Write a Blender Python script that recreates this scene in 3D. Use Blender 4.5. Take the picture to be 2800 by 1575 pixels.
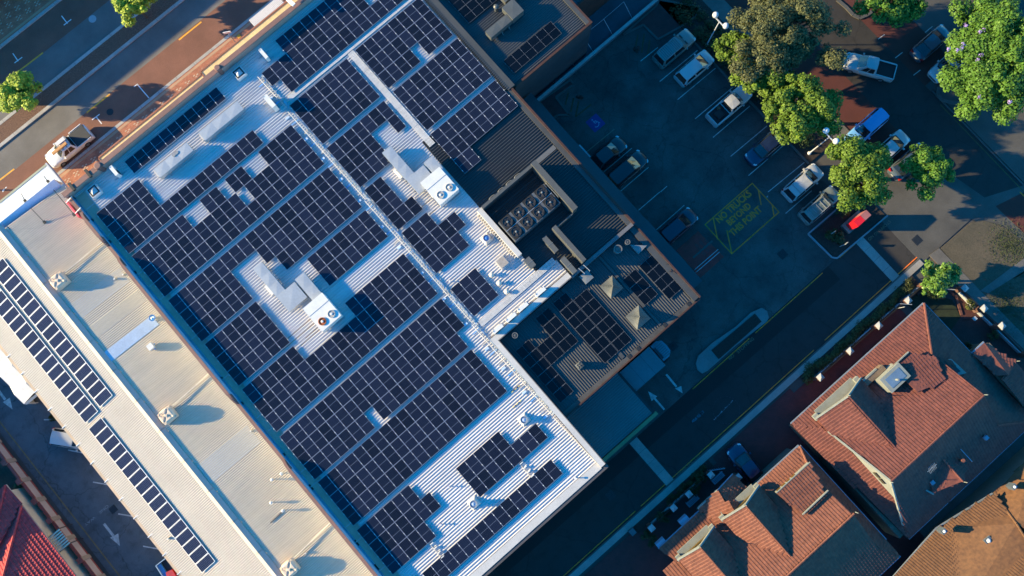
import bpy, math, random
import numpy as np
from mathutils import Vector, Matrix
random.seed(7); rng = np.random.default_rng(7)
for o in list(bpy.data.objects): bpy.data.objects.remove(o)
SC = bpy.context.scene
COL = SC.collection
# ---------------------------------------------------------------- camera (nadir drone view, tipped 7 degrees)
F, NAD, ANG, H = 2177.0, (1424, 1043), 0.7153, 81.2      # focal length in px of 2800, nadir px, heading, height
_n = np.array([NAD[0]-1400, -(NAD[1]-787.5), -F]); _n /= np.linalg.norm(_n)
_z = -_n; _x = np.array([1., 0, 0]) - _z[0]*_z; _x /= np.linalg.norm(_x); _y = np.cross(_z, _x)
ca, sa = math.cos(ANG), math.sin(ANG)
def P(p, z=0.0):
    """surveyed point: photograph pixel of a point known to lie at height z -> ground plan coordinates"""
    d = np.array([p[0]-1400, -(p[1]-787.5), -F]); w = np.array([d@_x, d@_y, d@_z]); w = w/-w[2]*(H-z)
    return Vector((w[0]*ca+w[1]*sa, -w[0]*sa+w[1]*ca, z))
def C(x0, y0, k): return lambda x, y: (x0+x/k, y0+y/k)
T1,T2,T3,T4 = [C(700*i, 0, 2.76) for i in range(4)]
T5,T6,T7,T8 = [C(700*i, 525, 2.76) for i in range(4)]
T9,T10,T11,T12 = [C(700*i, 1050, 2.76) for i in range(4)]
K1=C(260,460,4.391);K2=C(560,300,4.391);K3=C(640,540,4.391);K4=C(960,360,4.391);K5=C(640,0,4.391);K6=C(1000,0,4.391)
K7=C(1000,660,4.391);K8=C(600,800,4.391);K9=C(740,1060,4.391);K10=C(1000,900,4.391);K11=C(900,1245,4.391);K12=C(1220,1100,4.391)
K13=C(300,210,4.391);K14=C(1300,240,4.391);K15=C(1300,440,4.391);K16=C(1340,760,4.391)
Q1=C(0,380,5.367);Q2=C(2250,750,3.5345);Q3=C(1750,1180,3.669);Q4=C(1880,480,6.587);Q5=C(2440,0,5.367);Q6=C(0,900,6.0375);Q7=C(380,1380,7.431);Q8=C(1560,820,3.45)
cd = bpy.data.cameras.new('camera'); cam = bpy.data.objects.new('camera', cd); COL.objects.link(cam)
R = np.array([_x, _y, _z]); Rz = np.array([[ca, sa, 0], [-sa, ca, 0], [0, 0, 1]]); M3 = Rz@R
cam.matrix_world = Matrix.Translation((0, 0, H)) @ Matrix(M3.tolist()).to_4x4()
cd.sensor_width = 36; cd.lens = 36*F/2800; cd.clip_end = 2000; cd.clip_start = 1
SC.camera = cam
# ---------------------------------------------------------------- light
ELEV = 17.0
sx, sy = -ca, sa                     # ground direction towards the low sun (left of the frame)
w = bpy.data.worlds.new('World'); SC.world = w; w.use_nodes = True
nt = w.node_tree; bg = nt.nodes['Background']
sky = nt.nodes.new('ShaderNodeTexSky'); sky.sky_type = 'NISHITA'; sky.sun_disc = False
sky.sun_elevation = math.radians(ELEV); sky.sun_rotation = math.atan2(sx, sy)
sky.air_density = 1.0; sky.dust_density = 0.3; sky.ozone_density = 3.0
hs = nt.nodes.new('ShaderNodeHueSaturation'); hs.inputs['Saturation'].default_value = 1.58
nt.links.new(sky.outputs[0], hs.inputs['Color']); nt.links.new(hs.outputs[0], bg.inputs['Color'])
bg.inputs['Strength'].default_value = 0.15
sd = bpy.data.lights.new('sun', 'SUN'); sd.energy = 5.0; sd.angle = math.radians(0.53); sd.color = (1.0, 0.79, 0.41)
so = bpy.data.objects.new('sun', sd); COL.objects.link(so)
ce, se = math.cos(math.radians(ELEV)), math.sin(math.radians(ELEV))
so.rotation_euler = Vector((sx*ce, sy*ce, se)).to_track_quat('Z', 'Y').to_euler(); so.location = (sx*120, sy*120, 60)
vs = SC.view_settings; vs.view_transform = 'Standard'; vs.look = 'None'; vs.gamma = 1; vs.exposure = 1.58; vs.use_curve_mapping = False
# ---------------------------------------------------------------- materials
MATS = {}
def M(name, c, rough=0.8, var=0.12, scale=0.6, fine=0.08, fscale=9.0, bump=0.0, bscale=30.0, metal=0.0, c2=None, spec=0.5, stretch=None, coat=0, sub=None, crack=0.0):
    if name in MATS: return MATS[name]
    m = bpy.data.materials.new(name); m.use_nodes = True; t = m.node_tree; N = t.nodes; Lk = t.links
    b = N['Principled BSDF']; b.inputs['Roughness'].default_value = rough; b.inputs['Metallic'].default_value = metal
    b.inputs['Specular IOR Level'].default_value = spec
    if coat: b.inputs['Coat Weight'].default_value = coat; b.inputs['Coat Roughness'].default_value = 0.06
    g = N.new('ShaderNodeNewGeometry'); src = g.outputs['Position']
    if stretch:
        mp = N.new('ShaderNodeMapping'); mp.inputs['Scale'].default_value = stretch; Lk.new(src, mp.inputs[0]); src = mp.outputs[0]
    n1 = N.new('ShaderNodeTexNoise'); n1.inputs['Scale'].default_value = scale; n1.inputs['Detail'].default_value = 5; n1.inputs['Roughness'].default_value = 0.62
    n2 = N.new('ShaderNodeTexNoise'); n2.inputs['Scale'].default_value = fscale; n2.inputs['Detail'].default_value = 3
    Lk.new(src, n1.inputs['Vector']); Lk.new(src, n2.inputs['Vector'])
    r = N.new('ShaderNodeValToRGB'); e = r.color_ramp.elements; e[0].position = 0.32; e[1].position = 0.68
    a = c2 if c2 else tuple(v*(1-var) for v in c); z = c if c2 else tuple(min(1, v*(1+var)) for v in c)
    e[0].color = (*a, 1); e[1].color = (*z, 1); Lk.new(n1.outputs['Fac'], r.inputs['Fac'])
    mr = N.new('ShaderNodeMapRange'); mr.inputs['From Min'].default_value = 0.3; mr.inputs['From Max'].default_value = 0.7
    mr.inputs['To Min'].default_value = 1-fine; mr.inputs['To Max'].default_value = 1+fine; Lk.new(n2.outputs['Fac'], mr.inputs['Value'])
    mx = N.new('ShaderNodeVectorMath'); mx.operation = 'SCALE'; Lk.new(r.outputs[0], mx.inputs[0]); Lk.new(mr.outputs[0], mx.inputs['Scale'])
    outc = mx.outputs[0]
    if crack:
        vo = N.new('ShaderNodeTexVoronoi'); vo.feature = 'DISTANCE_TO_EDGE'; vo.inputs['Scale'].default_value = crack; wn = N.new('ShaderNodeVectorMath'); wn.operation = 'ADD'
        n3 = N.new('ShaderNodeTexNoise'); n3.inputs['Scale'].default_value = 1.3; n3.inputs['Detail'].default_value = 4; Lk.new(src, n3.inputs['Vector']); Lk.new(src, wn.inputs[0]); Lk.new(n3.outputs['Color'], wn.inputs[1]); Lk.new(wn.outputs[0], vo.inputs['Vector'])
        m1 = N.new('ShaderNodeMapRange'); m1.inputs['From Max'].default_value = 0.012; m1.inputs['To Min'].default_value = 0.55; m1.inputs['To Max'].default_value = 1.0; Lk.new(vo.outputs['Distance'], m1.inputs['Value'])
        n4 = N.new('ShaderNodeTexNoise'); n4.inputs['Scale'].default_value = 0.9; n4.inputs['Detail'].default_value = 6; n4.inputs['Roughness'].default_value = 0.7; Lk.new(src, n4.inputs['Vector'])
        m2 = N.new('ShaderNodeMapRange'); m2.inputs['From Min'].default_value = 0.36; m2.inputs['From Max'].default_value = 0.5; m2.inputs['To Min'].default_value = 0.72; m2.inputs['To Max'].default_value = 1.0; Lk.new(n4.outputs['Fac'], m2.inputs['Value'])
        mm = N.new('ShaderNodeMath'); mm.operation = 'MULTIPLY'; Lk.new(m1.outputs[0], mm.inputs[0]); Lk.new(m2.outputs[0], mm.inputs[1])
        mc = N.new('ShaderNodeVectorMath'); mc.operation = 'SCALE'; Lk.new(outc, mc.inputs[0]); Lk.new(mm.outputs[0], mc.inputs['Scale']); outc = mc.outputs[0]
    Lk.new(outc, b.inputs['Base Color'])
    if bump:
        nb = N.new('ShaderNodeTexNoise'); nb.inputs['Scale'].default_value = bscale; nb.inputs['Detail'].default_value = 2; Lk.new(src, nb.inputs['Vector'])
        bp = N.new('ShaderNodeBump'); bp.inputs['Strength'].default_value = bump; bp.inputs['Distance'].default_value = 0.02
        Lk.new(nb.outputs['Fac'], bp.inputs['Height']); Lk.new(bp.outputs[0], b.inputs['Normal'])
    MATS[name] = m; return m
# ---------------------------------------------------------------- mesh builder
OFF = {}
class MB:
    def __init__(s): s.v = []; s.f = []; s.m = []; s.k = 0
    def mat(s, k): s.k = k; return s
    def add(s, vs, fs):
        b = len(s.v); s.v += [tuple(q) for q in vs]; s.f += [tuple(b+i for i in f) for f in fs]; s.m += [s.k]*len(fs); return s
    def box(s, x0, x1, y0, y1, z0, z1):
        return s.add([(x0,y0,z0),(x1,y0,z0),(x1,y1,z0),(x0,y1,z0),(x0,y0,z1),(x1,y0,z1),(x1,y1,z1),(x0,y1,z1)],
                     [(0,3,2,1),(4,5,6,7),(0,1,5,4),(1,2,6,5),(2,3,7,6),(3,0,4,7)])
    def prism(s, poly, z0, z1):
        n = len(poly); ar = sum(poly[i][0]*poly[(i+1)%n][1]-poly[(i+1)%n][0]*poly[i][1] for i in range(n))
        if ar < 0: poly = poly[::-1]
        vs = [(q[0], q[1], z0) for q in poly]+[(q[0], q[1], z1) for q in poly]
        return s.add(vs, [tuple(range(n))[::-1], tuple(range(n, 2*n))]+[(i, (i+1)%n, n+(i+1)%n, n+i) for i in range(n)])
    def sheet(s, poly, z):
        n = len(poly); ar = sum(poly[i][0]*poly[(i+1)%n][1]-poly[(i+1)%n][0]*poly[i][1] for i in range(n))
        if ar < 0: poly = poly[::-1]
        return s.add([(q[0], q[1], z) for q in poly], [tuple(range(n))])
    def quad(s, a, b, c, d): return s.add([a, b, c, d], [(0,1,2,3)])
    def beam(s, p, q, w_, h_, up=(0,0,1)):
        p, q = Vector(p), Vector(q); d = (q-p).normalized(); u = Vector(up)
        if abs(d.dot(u)) > 0.95: u = Vector((1,0,0))
        a = d.cross(u).normalized()*w_/2; c = a.cross(d).normalized()*h_/2
        return s.add([p-a-c,p+a-c,p+a+c,p-a+c,q-a-c,q+a-c,q+a+c,q-a+c],[(3,2,1,0),(4,5,6,7),(0,1,5,4),(1,2,6,5),(2,3,7,6),(3,0,4,7)])
    def tube(s, p, q, r0, r1=None, n=8, cap=True):
        p, q = Vector(p), Vector(q); r1 = r0 if r1 is None else r1; d = (q-p).normalized()
        u = Vector((0,0,1)) if abs(d.z) < 0.9 else Vector((1,0,0)); a = d.cross(u).normalized(); c = a.cross(d).normalized()
        vs = [p+(a*math.cos(t)+c*math.sin(t))*r0 for t in [2*math.pi*i/n for i in range(n)]]+[q+(a*math.cos(t)+c*math.sin(t))*r1 for t in [2*math.pi*i/n for i in range(n)]]
        fs = [(i, n+i, n+(i+1)%n, (i+1)%n) for i in range(n)]
        if cap: fs += [tuple(range(n)), tuple(range(n, 2*n))[::-1]]
        return s.add(vs, fs)
    def lathe(s, cx, cy, prof, n=16, ph=0.0, sq=1.0):
        b = []
        for r, z in prof: b += [(cx+r*math.cos(2*math.pi*i/n+ph), cy+r*sq*math.sin(2*math.pi*i/n+ph), z) for i in range(n)]
        fs = []
        for k in range(len(prof)-1): fs += [(k*n+i, k*n+(i+1)%n, (k+1)*n+(i+1)%n, (k+1)*n+i) for i in range(n)]
        k = (len(prof)-1)*n; fs.append(tuple(k+i for i in range(n))); fs.append(tuple(range(n))[::-1])
        return s.add(b, fs)
    def build(s, name, mats, parent=None, smooth=False, local=False):
        me = bpy.data.meshes.new(name); o0 = Vector((0,0,0)) if (local or not parent) else OFF.get(parent.name, Vector((0,0,0)))
        me.from_pydata([(v[0]-o0[0], v[1]-o0[1], v[2]-o0[2]) for v in s.v], [], s.f)
        if not isinstance(mats, (list, tuple)): mats = [mats]
        for m in mats: me.materials.append(m)
        if len(mats) > 1: me.polygons.foreach_set('material_index', s.m)
        if smooth: me.polygons.foreach_set('use_smooth', [True]*len(me.polygons))
        me.update(); o = bpy.data.objects.new(name, me); COL.objects.link(o)
        if parent: o.parent = parent
        OFF[o.name] = o0
        return o
def tag(o, label=None, cat=None, group=None, kind=None):
    if label: o['label'] = label
    if cat: o['category'] = cat
    if group: o['group'] = group
    if kind: o['kind'] = kind
    return o
def thing(name, label, cat, loc=(0,0,0), group=None, rz=0):
    o = bpy.data.objects.new(name, None); COL.objects.link(o); o.empty_display_size = 0.3
    o.location = loc; o.rotation_euler = (0,0,rz); OFF[o.name] = Vector(loc)
    return tag(o, label, cat, group)
def struct(name, mb, m): return tag(mb.build(name, m), kind='structure')
def dup(root, loc, rz=0, label=None, group=None):
    r = root.copy(); COL.objects.link(r); r.location = loc; r.rotation_euler = (0,0,rz); OFF[r.name] = Vector(loc)
    if label: r['label'] = label
    if group: r['group'] = group
    for ch in list(root.children):
        c = ch.copy(); COL.objects.link(c); c.parent = r
        for g in ch.children:
            d = g.copy(); COL.objects.link(d); d.parent = c
    return r
def XY(f, *pts, z=0): return [tuple(P(f(*q), z)[:2]) for q in pts]
def rect(x0, x1, y0, y1): return [(x0,y0),(x1,y0),(x1,y1),(x0,y1)]
def spans(polys, c, ax):
    """scanline: intervals along the other axis where coordinate ax == c is inside (even-odd)"""
    xs = []
    for poly in polys:
        n = len(poly)
        for i in range(n):
            a, b = poly[i], poly[(i+1)%n]
            if (a[ax] <= c) != (b[ax] <= c):
                t = (c-a[ax])/(b[ax]-a[ax]); xs.append(a[1-ax]+t*(b[1-ax]-a[1-ax]))
    xs.sort(); return [(xs[i], xs[i+1]) for i in range(0, len(xs)-1, 2)]
def ribbed(polys, zf, along='x', pitch=0.2, h=0.045, wt=0.03, wb=0.07, off=0.0, jit=0.0):
    """profiled metal sheeting: pans with raised trapezoid ribs running along the given axis"""
    if not isinstance(polys[0][0], (tuple, list, Vector)): polys = [polys]
    ax = 1 if along == 'x' else 0
    if not callable(zf): zc = zf; zf = lambda x, y: zc
    lo = min(q[ax] for p in polys for q in p); hi = max(q[ax] for p in polys for q in p)
    mb = MB(); c = lo+pitch/2
    def V(s_, t, dz):
        x, y = (s_, t) if along == 'x' else (t, s_); return (x, y, zf(x, y)+dz)
    while c < hi:
        for a, b in spans(polys, c, ax):
            if b-a < 0.05: continue
            prof = [(-pitch/2, 0), (-wb/2, 0), (-wt/2, h), (wt/2, h), (wb/2, 0), (pitch/2, 0)]
            vs = [V(a, c+q[0], q[1]) for q in prof]+[V(b, c+q[0], q[1]) for q in prof]
            fs = [(i, 6+i, 7+i, i+1) for i in range(5)]+[(1,2,3,4),(10,9,8,7)]
            if along == 'x': fs = [f[::-1] for f in fs]
            mb.add(vs, fs)
        c += pitch
    return mb
def curb(name, x0, x1, y0, y1, h=0.13, m=None): return struct(name, MB().box(x0, x1, y0, y1, -0.05, h), m or MATS['kerb concrete'])
# ================================================================ GROUND AND ROADS (the dimness of the east side is put into its colours)
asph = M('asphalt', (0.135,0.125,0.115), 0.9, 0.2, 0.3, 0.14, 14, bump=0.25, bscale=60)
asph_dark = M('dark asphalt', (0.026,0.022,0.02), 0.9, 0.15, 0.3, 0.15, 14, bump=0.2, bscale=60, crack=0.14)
asph_patch = M('fresh asphalt patch', (0.012,0.010,0.009), 0.9, 0.12, 0.4, 0.15, 14)
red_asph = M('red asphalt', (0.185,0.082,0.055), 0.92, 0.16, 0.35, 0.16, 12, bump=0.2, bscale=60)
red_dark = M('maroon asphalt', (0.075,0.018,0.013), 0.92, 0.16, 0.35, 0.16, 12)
park_m = M('stained car park concrete', (0.085,0.074,0.068), 0.9, 0.3, 0.2, 0.2, 8, c2=(0.028,0.026,0.025), crack=0.2)
kerb_m = M('kerb concrete', (0.36,0.34,0.31), 0.85, 0.16, 0.8, 0.12, 10)
kerb_dark = M('grey kerb concrete', (0.07,0.066,0.06), 0.85, 0.2, 0.8, 0.12, 10)
path_conc = M('path concrete', (0.105,0.095,0.085), 0.88, 0.2, 0.5, 0.1, 9)
drive_conc = M('dimmed worn drive concrete', (0.068,0.062,0.054), 0.9, 0.25, 0.35, 0.12, 9)  # concrete dimmed in its own colour to suit the dark east side
mulch_m = M('bark mulch', (0.14,0.075,0.05), 0.95, 0.5, 9, 0.5, 30, bump=0.8, bscale=22)
soil_m = M('dark garden mulch', (0.028,0.018,0.014), 0.95, 0.45, 6, 0.4, 30, bump=0.6, bscale=25)
dirt_m = M('bare earth', (0.085,0.066,0.042), 0.95, 0.25, 0.5, 0.2, 8, c2=(0.06,0.05,0.032))
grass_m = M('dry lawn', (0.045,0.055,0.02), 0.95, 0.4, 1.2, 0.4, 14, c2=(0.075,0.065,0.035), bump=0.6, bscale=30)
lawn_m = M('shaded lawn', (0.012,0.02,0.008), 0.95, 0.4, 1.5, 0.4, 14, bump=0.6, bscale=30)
white_p = M('white road paint', (0.72,0.72,0.72), 0.7, 0.12, 3, 0.12, 20)
grey_p = M('dimmed worn white paint', (0.36,0.34,0.32), 0.7, 0.3, 2.5, 0.2, 20)  # white paint darkened in its colour for the dim areas
yel_p = M('yellow road paint', (0.72,0.33,0.03), 0.7, 0.15, 3, 0.15, 20)
yel_w = M('worn yellow paint', (0.92,0.17,0.012), 0.75, 0.25, 3, 0.2, 20)
org_w = M('faded orange paint', (0.09,0.035,0.012), 0.8, 0.3, 3, 0.2, 20)
iron = M('cast iron', (0.012,0.013,0.014), 0.6, 0.2, 3, 0.1, 20)
def brick_mat(name, c1, c2, cm, w_=0.2, h_=0.1, rot=0.0):
    m = bpy.data.materials.new(name); m.use_nodes = True; t = m.node_tree; N = t.nodes; Lk = t.links; b = N['Principled BSDF']
    b.inputs['Roughness'].default_value = 0.85
    g = N.new('ShaderNodeNewGeometry'); mp = N.new('ShaderNodeMapping'); mp.inputs['Rotation'].default_value = (0,0,rot); Lk.new(g.outputs['Position'], mp.inputs[0])
    br = N.new('ShaderNodeTexBrick'); br.inputs['Scale'].default_value = 1; br.inputs['Brick Width'].default_value = w_; br.inputs['Row Height'].default_value = h_
    br.inputs['Mortar Size'].default_value = 0.006; br.inputs['Color1'].default_value = (*c1,1); br.inputs['Color2'].default_value = (*c2,1); br.inputs['Mortar'].default_value = (*cm,1)
    Lk.new(mp.outputs[0], br.inputs['Vector'])
    n = N.new('ShaderNodeTexNoise'); n.inputs['Scale'].default_value = 1.2; n.inputs['Detail'].default_value = 5; Lk.new(g.outputs['Position'], n.inputs['Vector'])
    mr = N.new('ShaderNodeMapRange'); mr.inputs['From Min'].default_value = .3; mr.inputs['From Max'].default_value = .7; mr.inputs['To Min'].default_value = .78; mr.inputs['To Max'].default_value = 1.15; Lk.new(n.outputs['Fac'], mr.inputs['Value'])
    mx = N.new('ShaderNodeVectorMath'); mx.operation = 'SCALE'; Lk.new(br.outputs['Color'], mx.inputs[0]); Lk.new(mr.outputs[0], mx.inputs['Scale']); Lk.new(mx.outputs[0], b.inputs['Base Color'])
    bp = N.new('ShaderNodeBump'); bp.inputs['Strength'].default_value = 0.5; bp.inputs['Distance'].default_value = 0.01; Lk.new(br.outputs['Fac'], bp.inputs['Height']); bp.invert = True; Lk.new(bp.outputs[0], b.inputs['Normal'])
    MATS[name] = m; return m
pave_m = brick_mat('red brick paving', (0.50,0.19,0.10), (0.38,0.13,0.075), (0.2,0.1,0.07), 0.23, 0.115)
pave_d = brick_mat('maroon brick paving', (0.13,0.022,0.02), (0.10,0.018,0.017), (0.03,0.012,0.012), 0.23, 0.115, 0.785)
cream_pave = M('cream paver', (0.5,0.38,0.27), 0.85, 0.1, 2, 0.08)
struct('ground', MB().sheet(rect(-400, 400, -400, 400), -0.06), M('ground', (0.06,0.055,0.05), 0.95, 0.3, 0.1))
# --- main street, north west of the big building (runs along x)
X0, X1 = -75, 110
road = struct('road', MB().sheet(rect(X0, X1, 51.6, 54.5), 0.0), asph)
struct('road_surface', MB().sheet(rect(X0, X1, 56.8, 59.9), 0.0), asph)
struct('parking_lane', MB().sheet(rect(X0, X1, 48.3, 51.6), 0.004), red_asph)
struct('parking_lane', MB().sheet(rect(X0, X1, 59.9, 63.3), 0.004), red_asph)
for nm, y0, y1 in (('kerb', 54.5, 54.85), ('kerb', 56.45, 56.8), ('kerb', 48.0, 48.32), ('kerb', 63.28, 63.62)):
    k = struct(nm, MB().box(X0, X1, y0, y1, -0.05, 0.12), kerb_m)
# kerb stones with open joints inside the frame are cast pieces along each kerb line
jm = M('joint', (0.05,0.045,0.04))
jb = MB(); y = 0
for yy in (54.5, 56.45, 48.0, 63.28):
    x = -45
    while x < 20: jb.box(x, x+0.02, yy, yy+0.34, 0.1, 0.1225); x += 2.4
tag(jb.build('kerb_joint', jm, road), kind='stuff')
struct('median_strip', MB().box(X0, X1, 54.85, 56.45, -0.05, 0.10), mulch_m)
struct('footpath', MB().box(X0, X1, 40.0, 48.0, -0.05, 0.11), pave_m)
struct('footpath', MB().box(X0, X1, 63.62, 69, -0.05, 0.11), pave_m)
fp = MB()
for yy in (47.62, 63.75): fp.box(X0, X1, yy, yy+0.26, 0.10, 0.116)
o = tag(fp.build('header_course', M('pale header pavers', (0.42,0.25,0.15)), road), kind='stuff')
# cream paver rosettes (five pairs of pavers in a stepped figure) in rows on both footpaths
ros = MB().sheet([(0,0),(.22,0),(.22,.11),(0,.11)], 0)
rb = MB()
for dx, dy in ((0,0),(.24,.12),(-.24,-.12),(.12,-.24),(-.12,.24)): rb.box(dx-.11, dx+.11, dy-.055, dy+.055, 0.0, 0.006)
r0 = rb.build('paver_rosette', cream_pave); first = True
fpath = bpy.data.objects['footpath']; fp2 = bpy.data.objects['footpath.001']
for par, rows in ((fpath, (46.9, 45.7, 44.5, 43.3, 42.1)), (fp2, (64.7, 65.7, 66.8, 67.8))):
    for j, yy in enumerate(rows):
        x = -44+(0.55 if j % 2 else 0)
        while x < (16 if par is fpath else -4):
            q = r0 if first else r0.copy()
            if not first: COL.objects.link(q)
            first = False; q.parent = par; q.location = (x, yy, 0.112); x += 1.15 if par is fpath else 1.25
def mark(name, polys, m, z=0.012, parent=None):
    b = MB()
    for p in polys: b.sheet(p, z)
    return b.build(name, m, parent or road)
def bar(f, a, b_, wd, z=0):
    p, q = P(f(*a)), P(f(*b_)); d = (q-p).normalized(); n = Vector((-d.y, d.x, 0))*wd/2
    return [tuple((p-n)[:2]), tuple((q-n)[:2]), tuple((q+n)[:2]), tuple((p+n)[:2])]
for f, a, b_ in ((T1,(145,535),(325,398)),(T1,(-120,1450),(108,1275)),(T1,(655,850),(830,710)),(T1,(1350,302),(1520,165))):
    mark('lane_dash', [bar(f, a, b_, 0.16)], yel_p)
# parking bay ticks
for pts in (((465,120),(510,178),(482,190),(538,146)), ((97,403),(138,462),(110,475),(168,432)), ((768,935),(725,880),(695,905),(752,862)), ((1125,740),(1035,635),(1012,655),(1040,633)), ((20,1449),(40,1420),(18,1440),(50,1412))):
    mark('bay_mark', [bar(T1, pts[0], pts[1], 0.10), bar(T1, pts[2], pts[3], 0.10)], white_p)
mb = MB(); c = P(T1(698,143)); mb.lathe(c.x, c.y, [(0.42,0.0),(0.42,0.012),(0.36,0.016)], 20); mb.build('manhole_cover', M('manhole iron', (0.3,0.32,0.33), 0.6), road)
mb = MB(); mb.lathe(*P(T1(830,845))[:2], [(0.38,0.0),(0.38,0.012)], 20); mb.build('manhole_cover', iron, road)
# --- car park, lane and ramps on the east side
park = struct('car_park', MB().sheet(rect(2, 37.3, -11.8, 24), 0.0), park_m)
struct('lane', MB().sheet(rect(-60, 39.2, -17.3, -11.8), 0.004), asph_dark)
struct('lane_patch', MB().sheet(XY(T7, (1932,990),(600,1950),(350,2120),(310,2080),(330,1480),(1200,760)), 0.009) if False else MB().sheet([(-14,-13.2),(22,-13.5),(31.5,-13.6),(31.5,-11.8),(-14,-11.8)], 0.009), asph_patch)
lane_line = lambda x0, x1, y, m=yel_w, w_=0.09: mark('edge_line', [rect(x0, x1, y-w_/2, y+w_/2)], m, 0.013, park)
lane_line(-14, 0.2, -17.1); lane_line(0.9, 24.5, -17.1); lane_line(26, 39, -17.1); lane_line(21.2, 30.6, -11.95, m=yel_w); lane_line(33, 35.3, -11.95); lane_line(12.6, 20.4, -11.95)
struct('kerb', MB().box(-60, 39, -17.42, -17.3, -0.05, 0.12), kerb_dark)
struct('footpath', MB().box(-60, 39, -18.05, -17.42, -0.05, 0.11), M('lane footpath concrete', (0.24,0.22,0.20), .88, .15, .5, .1, 9))
for x0, x1 in ((4.15, 5.15), (35.3, 36.3)):
    sm = MB()
    n = 4
    for i in range(n):
        ya = -17.3+5.5*i/n; sm.box(x0, x1, ya+0.012, ya+5.5/n-0.012, -0.03, 0.016)
    pl = struct('threshold_slab', MB().box(x0, x1, -17.3, -11.8, -0.05, 0.012), jm)
    for i in range(n):
        ya = -17.3+5.5*i/n; MB().box(x0+.01, x1-.01, ya+0.012, ya+5.5/n-0.012, 0.0, 0.022).build('slab', MATS['lane footpath concrete'], pl)
# bay lines in the car park
lines = [((970,462),(1100,358)),((1115,615),(1400,380)),((1250,752),(1535,515)),((1383,896),(1665,660)),((1517,1037),(1795,800)),((1650,1180),(1925,950))]
for a, b_ in lines: mark('bay_line', [bar(T3, a, b_, 0.09)], grey_p, 0.008, park)
mark('bay_line', [bar(T3, (1785,1325), (1960,1175), 0.09)], grey_p, 0.008, park)
for f, a, b_ in ((T4,(0,1200),(135,1080)),(T4,(0,1449),(275,1225)),(T8,(-10,40),(0,30)),(T8,(133,162),(330,-10)),(T3,(690,1300),(905,1118)),(T3,(820,1442),(1030,1262)),(T7,(955,138),(1115,0)),(T7,(1090,285),(1300,100)),(T3,(1120,1449),(1170,1405))):
    mark('bay_line', [bar(f, a, b_, 0.08)], grey_p, 0.008, park)
mark('bay_line', [bar(T3, (565,1145), (772,975), 0.08)], M('two tone paint', (0.2,0.15,0.1), var=.3, scale=2), 0.008, park)
# wheel stop
mb = MB(); a, b_ = P(T3(508,1097)), P(T3(668,1272)); mb.beam((a.x,a.y,.08),(b_.x,b_.y,.08),.16,.16)
tag(mb.build('wheel_stop', M('white concrete bar', (0.42,0.43,0.45))), 'long white wheel stop bar along the car park wall beside the parked black cars', 'wheel stop')
# yellow hatched corners
for f, pts in ((T3, [((950,262),(935,345)),((998,255),(978,400)),((1040,300),(1025,408))]), (T3, [((425,700),(402,792)),((465,740),(443,845)),((503,765),(480,880)),((480,882),(598,788))])):
    for a, b_ in pts: mark('hatch_line', [bar(f, a, b_, 0.16)], org_w, 0.008, park)
for pts in ([(840,262),(990,190),(1100,300),(1260,210),(1380,130),(1425,55),(1110,0),(1085,50)], [(205,772),(440,605),(465,640),(330,735),(430,868),(345,870),(310,895)]):
    pl = XY(T3, *pts); struct('paved_corner', MB().prism(pl, -0.05, 0.10), pave_d)
    kb = MB()
    for i in range(len(pl)):
        a, b_ = pl[i], pl[(i+1)%len(pl)]; kb.beam((*a, 0.04), (*b_, 0.04), 0.22, 0.15)
    struct('kerb', kb, kerb_dark)
# text helper
def text(s, name, size, loc, rz, m, parent, z=0.012, sxy=(1,1), bold=0.0):
    cu = bpy.data.curves.new('t', 'FONT'); cu.body = s; cu.size = 1; cu.align_x = 'CENTER'; cu.align_y = 'CENTER'; cu.offset = bold; cu.resolution_u = 3
    to = bpy.data.objects.new('t', cu); COL.objects.link(to); dg = bpy.context.evaluated_depsgraph_get(); dg.update()
    me = bpy.data.meshes.new_from_object(to.evaluated_get(dg)); bpy.data.objects.remove(to); me.name = name
    me.materials.clear(); me.materials.append(m)
    o = bpy.data.objects.new(name, me); COL.objects.link(o); o.parent = parent
    off = OFF.get(parent.name, Vector((0,0,0))) if parent else Vector((0,0,0))
    o.location = Vector((loc[0], loc[1], z))-off; o.rotation_euler = (0,0,rz); o.scale = (size*sxy[0], size*sxy[1], 1); return o
bx = MB(); wd = .11
x0, x1, y0, y1 = 24.9, 31.65, -4.45, -0.3
for r_ in (rect(x0,x1,y1-wd,y1), rect(x0,x1,y0,y0+wd), rect(x0,x0+wd,y0+wd,y1-wd), rect(x1-wd,x1,y0+wd,y1-wd)): bx.sheet(r_, 0.008)
bx.build('paint_box', yel_w, park)
for a, b_ in (((460,755),(540,1150)),((708,985),(795,1400)),((1275,260),(1325,530)),((1520,515),(1560,740))): mark('hatch_line', [bar(Q4, a, b_, 0.12)], yel_w, 0.009, park)
for s, pc, sz, st in (('NO TRUCKS', (830,565), .86, (.86,1.05)), ('BEYOND', (925,700), .80, (.86,1.05)), ('THIS POINT', (1050,825), .84, (.84,1.05))):
    c = P(Q4(*pc)); text(s, 'lettering', sz*1.12, c, 0, yel_w, park, 0.010, st, 0.03)
c = P(Q4(1165,945)); text('AUTHORISED CAR', 'lettering', .34, c, 0, M('faint paint', (0.10,0.055,0.05)), park, 0.010, (.85,1))
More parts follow.
